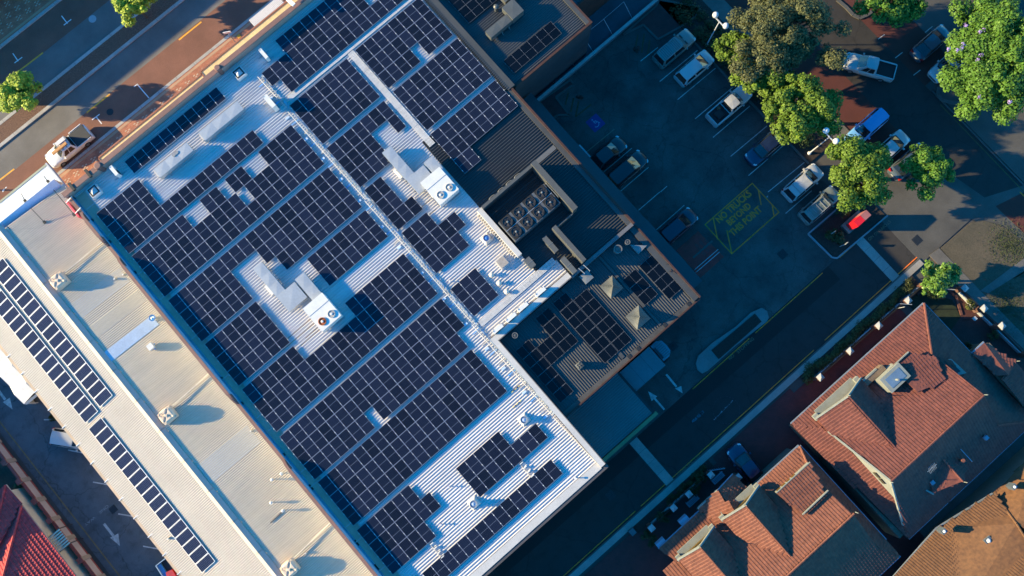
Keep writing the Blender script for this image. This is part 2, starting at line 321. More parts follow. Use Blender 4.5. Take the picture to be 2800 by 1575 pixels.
# accessible bay symbol
c = P(T3(630,928)); MB().sheet(rect(c.x-.75,c.x+.75,c.y-.75,c.y+.75), .006).build('blue_square', M('blue paint', (0.01,0.025,0.14)), park)
sy_ = MB(); wm = M('symbol paint', (0.2,0.25,0.35))
for i in range(14):
    a0, a1 = math.radians(-150+i*18), math.radians(-150+(i+1)*18)
    sy_.quad(*[(c.x-.05+r*math.cos(a), c.y-.12+r*math.sin(a), .010) for r, a in ((.28,a0),(.36,a0),(.36,a1),(.28,a1))])
for p, q in (((-.05,.35),(-.05,-.02)),((-.05,-.02),(.25,-.02)),((.25,-.02),(.36,-.32)),((-.05,.2),(.18,.2))):
    sy_.beam((c.x+p[0],c.y+p[1],.0085),(c.x+q[0],c.y+q[1],.0085),.07,.003)
sy_.lathe(c.x-.05, c.y+.47, [(.08,.008),(.08,.010)], 10); sy_.build('access_symbol', wm, park)
# loading pad (maroon) with mirrored writing, rails
pad = struct('loading_pad', MB().sheet(XY(T7, (1238,440),(1405,295),(1600,490),(1420,650)), 0.006), M('maroon pad coating', (0.42,0.03,0.025), .85, .2, 1.5))
mark('pad_border', [rect(21.7, 24.4, -2.2, -2.0)], kerb_dark, 0.010, park)
for s, pc in (('ONLY', (1475,385)), ('VEHICLES', (1450,410)), ('AS LISTED', (1420,435))):
    c = P(T7(*pc)); text(s, 'lettering', .42, c, -1.57, M('pad lettering', (0.09,0.05,0.05)), park, 0.012, (.8,1))
rl = thing('trolley_rail', 'two pale steel trolley rails on low posts across the maroon loading pad', 'rail', P(T7(1460,520)))
for k, (a, b_) in enumerate((((1372,590),(1545,440)), ((1385,607),(1555,460)))):
    p, q = P(T7(*a)), P(T7(*b_)); mb = MB(); mb.tube((p.x,p.y,.6),(q.x,q.y,.6),.035); mb.tube((p.x,p.y,0),(p.x,p.y,.6),.03); mb.tube((q.x,q.y,0),(q.x,q.y,.6),.03); mb.build('rail', M('pale steel', (0.3,0.32,0.35), .5), rl)
# drains
def drain(px, sz, m=iron, par=None):
    c = P(px); g = MB()
    for i in range(7): g.box(c.x-sz/2, c.x+sz/2, c.y-sz/2+i*sz/7, c.y-sz/2+i*sz/7+sz/14, 0.0, 0.03)
    g.box(c.x-sz/2-.05, c.x+sz/2+.05, c.y-sz/2-.05, c.y+sz/2+.05, -.02, 0.018); g.build('drain_grate', m, par or park)
for px, s_ in ((T8(110,470),.75),(T8(1125,363),.75),(Q8(968,437),.7),(T3(363,922),.6),(T7(1215,1160),.1),(T11(745,840),.7)): drain(px, s_)
drain(T8(1275,503), .7, M('rusty grate', (0.08,0.035,0.02)))
# planted island between car park and lane
isl = XY(Q8, (1180,600),(1200,530),(1330,410),(1560,250),(1700,120),(1800,75),(1850,105),(1868,165),(1850,205),(1560,430),(1290,670),(1240,695),(1195,660))
struct('traffic_island', MB().prism(isl, -0.05, 0.13), M('island concrete', (0.16,0.145,0.14), .85, .15, .6, .1, 9))
struct('island_bed', MB().prism(XY(Q8, (1325,475),(1735,130),(1798,205),(1395,560)), 0.0, 0.17), soil_m)
# arrows
def arrow(f, tail, neck, tip, l, r_, m, par, wd=.28):
    t, k = P(f(*tail)), P(f(*neck)); d = (k-t).normalized(); n = Vector((-d.y,d.x,0))*wd/2
    b = MB(); b.sheet([tuple((t-n)[:2]),tuple((k-n)[:2]),tuple((k+n)[:2]),tuple((t+n)[:2])], .011)
    b.sheet([tuple(P(f(*q))[:2]) for q in (tip, l, r_)], .0115); b.build('arrow', m, par)
arrow(Q8, (885,1035), (790,925), (732,862), (765,955), (818,910), grey_p, park, .2)
arrow(Q8, (903,703), (1000,820), (1058,882), (985,835), (1045,812), grey_p, park, .22)
# no stopping words
for s, f, pc, rz in (('NO', Q8, (1518,540), 0), ('STOPPING', Q8, (1650,430), 0), ('NO', T8, (775,345), math.pi), ('STOPPING', T8, (862,270), math.pi), ('STOPPING', T8, (1075,600), 0), ('NO', Q3, (572,255), math.pi), ('STOPPING', Q3, (435,375), math.pi)):
    c = P(f(*pc)); text(s, 'lettering', .42, c, rz, M('worn lettering', (0.2,0.11,0.06), var=.3), park, 0.014, (1.0 if len(s) < 3 else 1.15, 1.1))
# chalk scribbles on the lane
ch = MB()
for i in range(26):
    t = math.pi*2*i/26; c0 = P(Q8(1470,1040)); ch.beam((c0.x+1.35*math.cos(t), c0.y+1.35*math.sin(t), .012), (c0.x+1.35*math.cos(t+.14), c0.y+1.35*math.sin(t+.14), .012), .02, .002)
ch.build('chalk_ring', M('pink chalk', (0.10,0.05,0.07), var=.5, scale=6), park)
ch = MB(); a, b_ = P(Q8(1355,1135)), P(Q8(1535,950))
for i in range(22):
    t = i/22; q = a.lerp(b_, t); ch.box(q.x, q.x+rng.uniform(.04,.13), q.y, q.y+rng.uniform(.03,.12), .009, .012)
ch.build('chalk_line', M('pale chalk', (0.16,0.17,0.19), var=.4, scale=6), park)
ch = MB(); a, b_ = P(Q8(1150,1160)), P(Q8(1245,1060))
for i in range(26):
    t = i/26; q = a.lerp(b_, t); ch.box(q.x, q.x+rng.uniform(.04,.2), q.y+rng.uniform(-.12,.12), q.y+rng.uniform(.0,.2), .009, .012)
ch.build('chalk_blob', M('cyan chalk', (0.02,0.14,0.18), var=.4, scale=6), park)
# car park kerb and verge on the east, side street
struct('kerb', MB().box(37.25, 37.5, -2.7, 15.2, -0.05, 0.14), kerb_dark)
struct('garden_bed', MB().box(37.5, 41.2, -2.7, 20.7, -0.05, 0.10), soil_m)
struct('garden_bed', MB().prism(XY(T8, (320,318),(590,95),(700,0),(880,175),(520,488),(495,488)), -0.05, 0.10), soil_m)
kb = MB(); bp_ = XY(T8, (300,318),(560,92),(700,-20),(900,178),(520,500),(480,495))
for i in (0,3,4,5): kb.beam((*bp_[i],.05),(*bp_[(i+1)%6],.05),.16,.2)
struct('kerb', kb, M('pale kerb', (0.2,0.21,0.22)))
struct('side_path', MB().box(41.2, 43.0, -8, 45, -0.05, 0.09), path_conc)
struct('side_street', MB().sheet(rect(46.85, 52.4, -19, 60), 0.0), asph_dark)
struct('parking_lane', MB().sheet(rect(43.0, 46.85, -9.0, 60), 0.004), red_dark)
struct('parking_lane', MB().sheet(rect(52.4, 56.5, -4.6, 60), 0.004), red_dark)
struct('crossing_surface', MB().sheet([(38.9,-17.9),(38.9,-11.4),(40.6,-8.8),(46.85,-9),(52.6,-19),(48,-25),(46,-17.9)], 0.008), drive_conc)
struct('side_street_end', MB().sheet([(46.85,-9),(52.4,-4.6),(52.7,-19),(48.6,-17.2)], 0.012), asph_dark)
struct('footpath', MB().box(52.75, 70, -24, -5.4, -0.05, 0.03), drive_conc)
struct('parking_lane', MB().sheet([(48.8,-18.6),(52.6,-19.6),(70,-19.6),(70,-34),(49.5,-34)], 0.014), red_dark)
kb = MB(); pts = XY(T4, (520,0),(590,60),(640,115),(690,138),(740,118),(780,90)); 
for i in range(len(pts)-1): kb.beam((*pts[i],.05),(*pts[i+1],.05),.35,.18)
pts = XY(T4, (1345,615),(1290,660),(1275,715),(1310,760),(1400,780),(1470,780))
for i in range(len(pts)-1): kb.beam((*pts[i],.05),(*pts[i+1],.05),.38,.18)
kb.beam((52.55,-19,.0),(52.55,-5.5,.0),.16,.14)
struct('kerb', kb, kerb_dark)
struct('verge', MB().prism(XY(T8, (1300,425),(1450,300),(1530,235),(1620,215),(1760,250),(1860,320),(1950,400),(1950,600),(1880,640),(1620,745),(1560,720)), -.04, .05), dirt_m)
struct('verge', MB().prism(XY(T8, (1600,765),(1990,560),(2200,800),(2200,1500),(1900,1150)), -.04, .05), dirt_m)
gb = MB()
for f, cx, cy, n, sp in ((T8,1830,390,2500,1.9),(T8,1790,820,1500,1.8),(T8,1850,950,900,2.0),(T8,1900,620,200,.8)):
    c = P(f(cx,cy))
    for i in range(n):
        x, y = c.x+rng.normal()*sp*.6, c.y+rng.normal()*sp*.6; s_ = rng.uniform(.03,.07); a = rng.uniform(0,6.28)
        gb.add([(x-s_*math.cos(a),y-s_*math.sin(a),.05),(x+s_*math.cos(a),y+s_*math.sin(a),.05),(x+rng.uniform(-.05,.05),y+rng.uniform(-.05,.05),.05+s_*1.0)],[(0,1,2)])
tag(gb.build('grass', M('grass', (0.045,0.06,0.015), var=.35, scale=3)), 'patchy green grass tufts growing on the bare earth verge', 'grass', kind='stuff')
struct('footpath', MB().prism(XY(T8, (1215,480),(1290,425),(1600,745),(2400,1560),(2300,1600)), -.03, .07), path_conc)
struct('footpath', MB().prism(XY(T8, (1600,745),(1850,560),(1960,480),(1990,560),(1660,765)), -.03, .075), path_conc)
for a, b_ in (((830,295),(880,260)),((960,438),(1015,395)),((1098,568),(1150,528)),((1185,245),(1240,200))): mark('bay_mark', [bar(T4, a, b_, 0.09)], grey_p, 0.010, park)
mark('centre_line', [bar(T4, (1300,790), (1932,1449), 0.10)], M('worn amber paint', (0.10,0.06,0.015), var=.4, scale=2), 0.016, park)
mark('edge_line', [bar(T8, (1900,0), (2100,190), .14)], yel_w, .018, park)
# --- lane on the far left, beside the brick wall
struct('lane', MB().sheet(rect(-43.2, -33, -30, 40.5), 0.0), M('dark lane asphalt', (0.075,0.085,0.095), .9, .2, .4, .15, 12, bump=.2, bscale=60, crack=0.2))
mark('edge_line', [rect(-42.62, -42.48, -30, 40)], M('worn lane yellow', (0.16,0.11,0.05), var=.3, scale=2), 0.008, park)
arrow(T9, (785,1055), (858,1148), (905,1222), (832,1160), (893,1128), grey_p, park, .26)
arrow(T9, (-10,50), (40,118), (95,192), (22,137), (75,103), grey_p, park, .26)
for s, pc in (('ONE', (783,945)), ('WAY', (678,1035))): c = P(T9(*pc)); text(s, 'lettering', .5, c, math.pi, M('faint white lettering', (0.2,0.21,0.22)), park, .011, (1.1,.8))
for a, b_ in (((515,498),(650,525)),((702,740),(845,765)),((893,980),(1030,1003)),((1080,1224),(1225,1250))): mark('bay_line', [bar(T9, a, b_, .12)], grey_p, .009, park)
drain(T9(855,946), .6)
# ================================================================ BUILDINGS AND METAL ROOFS
zinc = M('white roof steel', (0.56,0.53,0.515), 0.45, 0.09, 0.5, 0.05, 3, spec=0.35, stretch=(0.12,1.4,1))
zinc_b = M('white flashing', (0.47,0.445,0.42), 0.5, 0.08, 0.5, 0.05, 6)
grey_s = M('darkened roof steel', (0.044,0.045,0.045), 0.5, 0.12, 0.3, 0.05, 4, spec=0.3)
grey_f = M('grey flashing', (0.05,0.051,0.05), 0.55, 0.15, 0.5, 0.05, 6)
annex_s = M('grey annex steel', (0.065,0.065,0.065), 0.5, 0.12, 0.3, 0.05, 4, spec=0.3)
cream_s = M('cream roof steel', (0.60,0.475,0.335), 0.5, 0.1, 0.22, 0.06, 2.0, c2=(0.51,0.42,0.32), spec=0.3, stretch=(0.25,1.6,1))
cream_w = M('pale roof steel', (0.43,0.38,0.33), 0.5, 0.06, 0.3, 0.03, 4, spec=0.3)
wall_m = M('painted wall', (0.45,0.38,0.28), 0.8, 0.1, 0.6, 0.06, 6)
wall_d = M('grey wall', (0.12,0.12,0.13), 0.8, 0.15, 0.6, 0.06, 6)
cop_m = M('mauve parapet coping', (0.19,0.095,0.08), 0.7, 0.14, 0.6, 0.08, 6)
cop_red = M('red brick coping', (0.05,0.018,0.013), 0.8, 0.25, 1.5, 0.15, 8)
yel_aw = M('cream awning', (0.62,0.46,0.22), 0.7, 0.12, 0.8, 0.1, 6)
galv = M('galvanised duct', (0.40,0.42,0.44), 0.4, 0.16, 1.3, 0.06, 6, metal=0.35, c2=(0.36,0.38,0.40))
galv_d = M('dull galvanised', (0.16,0.17,0.17), 0.5, 0.16, 1.3, 0.06, 6)
plas = M('white unit casing', (0.62,0.60,0.57), 0.45, 0.05, 1.5, 0.04, 8)
dark = M('dark grille', (0.025,0.025,0.028), 0.6, 0.2, 6, 0.1, 30)
frame_m = M('panel frame', (0.33,0.33,0.37), 0.35, 0.04, 3, 0.03, 9, metal=0.5)
white_f = M('white panel frame', (0.82,0.80,0.78), 0.4, 0.03)
def wallbox(mb, x0, x1, y0, y1, z0, z1): return mb.box(x0, x1, y0, y1, z0, z1)
# ---- big shop building
shop = thing('shop_building', 'large white metal roofed building covered with dark solar arrays in the middle of the block', 'building', (-1, 15, 0))
W_ = [(-20.45,40.7),(17.15,40.7),(17.15,21.5),(17.4,21.5),(17.4,4.2),(0.85,4.2),(0.85,-10.5),(-20.45,-10.5)]
MB().prism([(q[0]*0.999, q[1]-.05 if q[1]>40 else q[1]) for q in W_], 0, 7.9).build('wall', wall_m, shop)
white_poly = [(-20.0,40.55),(17.1,40.55),(17.1,23.15),(7.7,23.15),(7.7,6.35),(9.9,6.35),(9.9,4.5),(0.75,4.5),(0.75,-10.0),(-19.2,-10.0),(-19.2,40.55)]
white_poly = [(-19.3,40.72),(17.1,40.72),(17.1,23.15),(7.7,23.15),(7.7,6.35),(9.85,6.35),(9.85,4.75),(0.35,4.75),(0.35,-10.0),(-19.3,-10.0)]
ribbed(white_poly, 8.0, 'x', 0.26, 0.075, 0.05, 0.11).build('roof_sheeting', zinc, shop)
ribbed([(7.72,23.13),(16.95,23.13),(16.95,4.4),(9.9,4.4),(9.9,6.33),(7.72,6.33)], 8.001, 'x', 0.26, 0.075, 0.05, 0.11).build('roof_sheeting', grey_s, shop)  # same roof continued; the darkness over this part is put into its colour
# box gutter along the west side, with bays, rain heads and parapet
gt = MB(); gt.box(-20.6, -19.3, -10.4, 40.6, 7.6, 7.78); gt.build('gutter', M('gutter steel', (0.42,0.49,0.57), .5, .15, 1), shop)
mb = MB(); mb.box(-19.36, -19.24, -10.2, 40.5, 7.78, 8.06); mb.build('gutter_lip', zinc_b, shop)
gb = MB(); yy = 39.0
while yy > -10: gb.box(-20.58, -19.36, yy-.05, yy+.05, 7.78, 7.92); yy -= rng.choice([1.6, 3.3, 4.8])
tag(gb.build('gutter_strap', zinc_b, shop), kind='stuff')
for q in (Q1(1345,1190), K1(170,880), K1(475,1250), K8(25,1030), K8(270,1330), K9(155,805)):
    c = P(q, 7.9); mb = MB(); mb.lathe(c.x, c.y, [(.16,7.78),(.16,7.9),(.10,7.9),(.10,7.83)], 14); mb.build('rain_outlet', M('outlet', (0.08,0.09,0.1), .5), shop)
for q in (K9(480,1200), K11(320,1060), K11(560,1350), K9(1750,590)): 
    c = P(q, 7.9)
    if c.x < -19: MB().box(c.x-.3, c.x+.25, c.y-.3, c.y+.3, 7.79, 7.84).build('rain_outlet', iron, shop)
par = MB(); par.box(-20.82, -20.6, -10.6, 41.2, 0, 8.55); par.build('parapet', M('grey parapet render', (0.34,0.41,0.50), .8, .08, .6), shop)
# raised parts of the parapet (curved ends) whose shade falls on the first panels
for f, ya, yb in ((K1,470,640),(K1,1005,None),(K9,905,None)):
    pass
def coping_bar(y0, y1, z): 
    b = MB(); y = y1
    n = max(1, int((y1-y0)/2.3)); st = (y1-y0)/n
    for i in range(n): b.box(-20.86, -20.56, y0+i*st+.008, y0+(i+1)*st-.008, z-.08, z)
    return b
secs = [(-10.6, 7.6, 9.12), (7.6, 16.4, 8.60), (16.4, 32.0, 9.12), (32.0, 35.6, 8.60), (35.6, 37.6, 9.12), (37.6, 41.2, 8.60)]
for y0, y1, z in secs:
    coping_bar(y0, y1, z).build('coping', cop_m, shop)
    if z > 9: MB().box(-20.81, -20.61, y0+.02, y1-.02, 8.6, z-.07).build('parapet_upstand', MATS['grey parapet render'], shop)
for yy, s_ in ((7.6, 1), (16.4, -1), (32.0, 1), (35.6, -1), (37.6, 1)):
    b = MB()
    for i in range(6):
        t0, t1 = i/6, (i+1)/6; h0 = 9.10-.5*(t0**2.2); b.box(-20.83, -20.59, min(yy+s_*t0*1.0, yy+s_*t1*1.0), max(yy+s_*t0*1.0, yy+s_*t1*1.0), 8.6, h0)
    b.build('parapet_curve', cop_m, shop)
# front parapet (steps out, curls), coping and awning over the footpath
xc0, xc1, xc2, xc3 = P(Q1(1400,360),9.2).x, P(T1(1640,500),9.2).x, 40, 0
b = MB()
b.box(-20.9, xc0, 40.75, 41.15, 0, 8.95); b.box(xc0, xc1, 40.8, 41.15, 0, 9.03); b.box(xc1, 40, 40.8, 41.15, 0, 9.1)
b.build('parapet', M('pink rendered parapet', (0.40,0.25,0.20), .8, .1, .8), shop)
for x0, x1, y0, y1, z in ((-20.92, xc0-.25, 40.7, 41.2, 9.03), (xc0+.1, xc1-.2, 40.72, 41.2, 9.1), (xc1, 40, 40.72, 41.2, 9.17)):
    n = int((x1-x0)/2.4); st = (x1-x0)/n; b = MB()
    for i in range(n): b.box(x0+i*st+.008, x0+(i+1)*st-.008, y0, y1, z-.08, z)
    b.build('coping', cop_m, shop)
MB().lathe(xc0, 41.0, [(.34,8.0),(.34,9.16),(.28,9.2)], 18).build('parapet_scroll', cop_m, shop); MB().lathe(xc1-.1, 41.0, [(.30,8.0),(.30,9.25),(.25,9.3)], 18).build('parapet_scroll', cop_m, shop)
for q in (Q1(1290,500), Q1(1050,695)):
    c = P(q, 9); MB().box(c.x-.12, c.x+.12, 40.6, 41.5, 8.9, 9.12).build('parapet_bracket', iron, shop)
MB().box(-20.4, 40, 40.55, 40.78, 7.95, 8.12).build('apron_flashing', zinc_b, shop)
aw1 = P(T1(735,1180), 4).x; aw2 = P(T1(1525,560), 4).x
ya = P(T1(1100,880), 4).y; yb = P(T1(1740,380), 4).y
b = MB(); b.box(aw1, aw2, 41.2, 44.45, 3.8, 3.95); b.box(aw2+.05, 40, 41.2, 44.75, 3.8, 3.95); b.build('awning', yel_aw, shop)
b = MB(); b.box(aw1-.1, aw2, 44.45, 44.6, 3.65, 4.02); b.box(aw2-.1, aw2+.05, 41.2, 44.9, 3.65, 4.02); b.box(aw2+.05, 40, 44.75, 44.9, 3.65, 4.02); b.box(aw1-.1, aw1, 41.2, 44.6, 3.65, 4.02); b.build('awning_fascia', M('terracotta fascia', (0.26,0.11,0.07), .8), shop)
# parapets and flashings on the east and south
MB().box(17.15, 17.95, 21.5, 41, 7.9, 8.32).build('parapet_flashing', grey_f, shop)
b = MB(); yy = 21.7
while yy < 41: b.box(16.98, 17.3, yy, yy+.07, 8.0, 8.36); yy += .205
tag(b.build('flashing_batten', grey_f, shop), kind='stuff')
MB().box(16.95, 17.42, 4.1, 21.5, 7.9, 8.16).build('parapet_flashing', grey_f, shop)
MB().box(17.42, 17.62, 4.1, 21.4, 7.6, 8.3).build('brick_parapet', cop_red, shop)
for (x0, x1, y0, y1, z) in ((0.40, 0.88, -10.5, 4.18, 8.42), (0.40, 9.8, 4.18, 4.72, 8.42), (-19.2, 0.4, -10.62, -9.95, 8.12)):
    MB().box(x0, x1, y0, y1, 7.8, z).build('parapet_flashing', zinc_b, shop)
MB().box(-20.9, 1.0, -10.95, -10.62, 7.5, 8.05).build('gutter', M('dark gutter', (0.07,0.06,0.06), .6), shop)
MB().box(0.88, 0.95, -10.5, 4.1, 6.5, 8.44).build('step_wall', wall_d, shop); MB().box(0.95, 9.8, 4.1, 4.18, 6.5, 8.44).build('step_wall', wall_d, shop)
MB().box(9.85, 17.4, 4.0, 4.35, 7.0, 8.2).build('step_wall', wall_d, shop)
# footpath side awning on the car park wall
e = P(K14(1240,690), 3.4).x
MB().box(17.62, e, 3.9, 21.2, 3.2, 3.4).build('side_awning', M('dark green awning', (0.035,0.05,0.055), .6, .15, .4), shop)
# ridge gratings (walkway mesh)
wk = M('walkway mesh steel', (0.58,0.57,0.56), .5, .1, 2, .1, 12)
def grating(x0, x1, y0, y1, z=8.12):
    root = None; b = MB(); horiz = (x1-x0) > (y1-y0); L = (x1-x0) if horiz else (y1-y0); n = int(L/2.4); out = []
    t = thing('roof_walkway', '', 'walkway', ((x0+x1)/2, (y0+y1)/2, z))
    for i in range(n):
        a0, a1 = i*L/n+.02, (i+1)*L/n-.02; b = MB()
        for k in range(7):
            if horiz: w0 = (y1-y0)/7; b.box(x0+a0, x0+a1, y0+k*w0, y0+k*w0+w0*.62, z, z+.03)
            else: w0 = (x1-x0)/7; b.box(x0+k*w0, x0+k*w0+w0*.62, y0+a0, y0+a1, z, z+.03)
        for k in range(9):
            t_ = a0+(a1-a0-.03)*k/8
            if horiz: b.box(x0+t_, x0+t_+.03, y0, y1, z-.02, z+.022)
            else: b.box(x0, x1, y0+t_, y0+t_+.03, z-.02, z+.022)
        b.build('mesh_panel', wk, t)
    return t
for a, lb in (((0.9, 17.0, 34.47, 35.0), 'pale mesh walkway running up between solar arrays from the cable junction to the top edge'),
              ((7.95, 8.62, 22.2, 34.4), 'pale mesh walkway branching down from the long one to the metal ducts'),
              ((0.6, 9.7, 6.1, 6.72), 'short mesh walkway beside the row of white condensers at the roof step')):
    grating(*a)['label'] = lb
# ---- annex, north building, shed
annex = thing('annex_building', 'lower grey roofed annex with tent shaped vents beside the car park', 'building', (9, 0, 0))
MB().box(0.95, 17.55, -4.9, 4.0, 0, 7.4).build('wall', M('annex brick wall', (0.05,0.022,0.017), .85, .2, 1), annex)
ribbed([(0.98,4.05),(17.2,3.95),(17.2,-4.6),(0.98,-4.6)], 7.6, 'y', 0.245, 0.05, 0.06, 0.12).build('roof_sheeting', annex_s, annex)
MB().box(16.9, 17.5, -4.95, 3.95, 7.4, 7.85).build('parapet_flashing', grey_f, annex)
MB().box(17.5, 17.66, -5.05, 3.95, 7.2, 7.95).build('brick_parapet', cop_red, annex)
MB().box(0.98, 17.5, -5.05, -4.62, 7.3, 7.66).build('gutter', M('sooty gutter', (0.06,0.055,0.05), .7, .4, .7), annex)
MB().box(0.98, 17.5, -5.18, -5.05, 7.3, 7.75).build('brick_parapet', cop_red, annex)
for q in (T7(1320,828), T7(1138,985), T7(935,1160), T7(870,1222)):
    c = P(q, 7.7); MB().box(c.x-.17, c.x+.17, -5.0, -4.66, 7.66, 7.70).build('rain_outlet', iron, annex)
for x in (8.7, 13.1):
    MB().box(x-.35 if x<10 else x-.1, x+.0 if x<10 else x+.15, -4.55, 3.9, 7.64, 7.72).build('ridge_flashing', grey_f, annex)
e2 = P(T7(1465,700), 3.4)
MB().box(17.66, e2.x, -4.3, 3.88, 3.2, 3.4).build('side_awning', MATS['dark green awning'], annex)
north = thing('neighbour_building', 'dark grey ribbed roof building at the top edge with a rooftop duct', 'building', (23, 30, 0))
MB().box(18.0, 27.5, 21.6, 48, 0, 7.5).build('wall', wall_d, north)
ribbed([(18.0,21.7),(27.3,21.7),(27.3,48),(18.0,48)], 7.7, 'x', 0.22, 0.045, 0.04, 0.08).build('roof_sheeting', M('slate steel', (0.055,0.056,0.055), .5, .12, .3), north)
MB().box(27.2, 27.6, 21.6, 48, 7.4, 7.9).build('parapet_flashing', grey_f, north)
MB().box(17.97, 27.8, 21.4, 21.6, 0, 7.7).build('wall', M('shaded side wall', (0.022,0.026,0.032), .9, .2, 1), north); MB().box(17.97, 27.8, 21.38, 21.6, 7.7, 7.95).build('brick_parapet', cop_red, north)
MB().box(27.6, 27.8, 21.4, 48, 7.5, 7.9).build('brick_parapet', cop_red, north)
nb2 = thing('neighbour_building', 'blue grey ribbed roof building at the top edge beyond the brick parapet', 'building', (33, 34, 0))
MB().box(27.9, 41, 24.6, 48, 0, 5.4).build('wall', wall_d, nb2)
ribbed([(27.9,24.5),(41,24.5),(41,48),(27.9,48)], 5.5, 'y', 0.25, 0.045, 0.05, 0.1).build('roof_sheeting', M('blue grey steel', (0.05,0.06,0.07), .5, .12, .3), nb2)
MB().box(27.9, 41, 24.3, 24.5, 0, 5.7).build('brick_parapet', cop_red, nb2)
# service passage with a retaining wall and slender posts
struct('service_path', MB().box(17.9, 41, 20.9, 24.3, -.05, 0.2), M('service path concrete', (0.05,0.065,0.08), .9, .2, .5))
wl = thing('car_park_wall', 'low pale topped retaining wall between the car park and the service passage', 'wall', (29, 20.9, 0))
MB().box(18.6, 37.4, 20.75, 20.95, 0, 0.9).build('wall', wall_d, wl)
for i in range(7): MB().box(18.6+i*2.69, 18.6+(i+1)*2.69-.02, 20.68, 21.0, 0.9, 0.96).build('capping', M('pale capping', (0.3,0.29,0.28), .7), wl)
posts = [((165,750),(112,612)),((315,625),(265,490)),((470,500),(418,368)),((608,385),(568,243)),((758,262),(715,118)),((905,135),(862,-5))]
for i, (bq, tq) in enumerate(posts):
    bp_ = P(T3(*bq), .2); t = thing('lamp_post', ['first','second','third','fourth','fifth','sixth'][i]+' slim pale pole from the building corner along the dark service passage', 'pole', bp_, 'slim poles along the service passage')
    MB().tube((bp_.x, bp_.y, .2), (bp_.x-.6, bp_.y+1.15, 2.9), .035, .03, 6).build('pole', MATS['pale steel'], t)
    MB().box(bp_.x-.12, bp_.x+.12, bp_.y-.12, bp_.y+.12, .2, .26).build('base_plate', iron, t)
wr = MB(); 
for i in range(5):
    a, b_ = P(T3(*posts[i][0]), .2), P(T3(*posts[i+1][0]), .2); wr.tube((a.x-.6,a.y+1.15,2.88),(b_.x-.6,b_.y+1.15,2.88),.018,n=4)
tag(wr.build('catenary_wire', MATS['pale steel']), 'thin cable strung between the slim poles of the service passage', 'cable')
shed = thing('loading_shed', 'blue grey ribbed lean-to roof with a cream fascia between the annex and the lane', 'shed', (4, -8, 0))
ribbed([(0.95,-5.3),(7.5,-5.3),(7.5,-10.5),(0.95,-10.5)], lambda x, y: 4.0+(y+10.6)*.02, 'x', 0.23, 0.045, 0.05, 0.1).build('roof_sheeting', M('shed steel', (0.115,0.12,0.12), .5, .1, .3), shed)
MB().box(0.95, 7.9, -10.95, -10.6, 3.6, 4.12).build('fascia', M('cream fascia', (0.2,0.16,0.07), .7, .15, .8), shed)
MB().box(7.5, 7.75, -10.6, -5.3, 3.6, 4.05).build('edge_gutter', iron, shed)
for x, y in ((1.3,-10.4),(7.3,-10.4),(7.3,-5.6)): MB().box(x-.08, x+.08, y-.08, y+.08, 0, 3.95).build('post', wall_d, shed)
MB().box(1, 7.4, -5.45, -5.3, 0, 3.9).build('wall', wall_d, shed)
# ---- west warehouse (cream roof with two slopes) and its street canopy
wh = thing('warehouse', 'long cream metal roofed building with a brighter western slope carrying white framed panels', 'building', (-28, 15, 0))
MB().box(-34.8, -21.1, -32, 43.3, 0, 5.1).build('wall', wall_m, wh)
zw = lambda x, y: 7.0+(x+28.0)*0.19 if x < -28 else 7.0-(x+28.0)*0.10
ribbed([(-35.2,-32),(-28.1,-32),(-28.1,43.2),(-35.2,43.2)], lambda x, y: 7.0+(x+28.0)*0.19, 'x', 0.20, 0.035, 0.05, 0.1).build('roof_sheeting', cream_w, wh)
es = ribbed([(-27.9,-32),(-21.0,-32),(-21.0,43.2),(-27.9,43.2)], lambda x, y: 7.0-(x+28.0)*0.10, 'x', 0.19, 0.03, 0.05, 0.11)
es.build('roof_sheeting', cream_s, wh)
rc = MB(); y = -32
while y < 43: 
    rc.add([(-28.42,y,6.97),(-28.0,y,7.26),(-27.6,y,7.02),(-28.42,y+3.55,6.97),(-28.0,y+3.55,7.26),(-27.6,y+3.55,7.02)], [(0,1,4,3),(1,2,5,4)]); y += 3.6
rc.build('ridge_cap', cream_w, wh)
for y0, y1 in ((P(T5(780,1225),6.6).y, P(T5(830,1285),6.6).y),):
    pass
a, b_ = P(T5(960,1085), 6.7), P(T5(1010,1140), 6.7)
MB().add([(x, y, zw(x, y)+.045) for x, y in ((-27.7, b_.y-.1),(-22.3, b_.y-.1),(-22.3, a.y+.1),(-27.7, a.y+.1))], [(0,1,2,3)]).build('flashing_sheet', M('new zinc flashing', (0.5,0.56,0.62), .35, .1, .8, metal=.3), wh)
MB().box(-35.45, -35.05, -32, 43.2, 5.35, 5.62).build('gutter', M('beige gutter', (0.50,0.36,0.24), .6, .15, .6), wh)
MB().box(-35.05, -34.9, -32, 43.2, 4.9, 5.6).build('fascia', M('rust cream fascia', (0.45,0.33,0.22), .7, .2, .8), wh)
gb = MB(); y = -30
while y < 43: gb.box(-35.5, -34.9, y, y+.06, 5.6, 5.68); y += 2.2
tag(gb.build('gutter_strap', white_f, wh), kind='stuff')
MB().box(-36.0, -35.9, -32, 31, 4.2, 4.3).build('carport_beam', M('pale beam', (0.4,0.42,0.45), .6), wh)
for y in range(-28, 32, 6): MB().box(-36.0, -35.9, y, y+.1, 0, 4.25).build('post', MATS['pale beam'], wh)
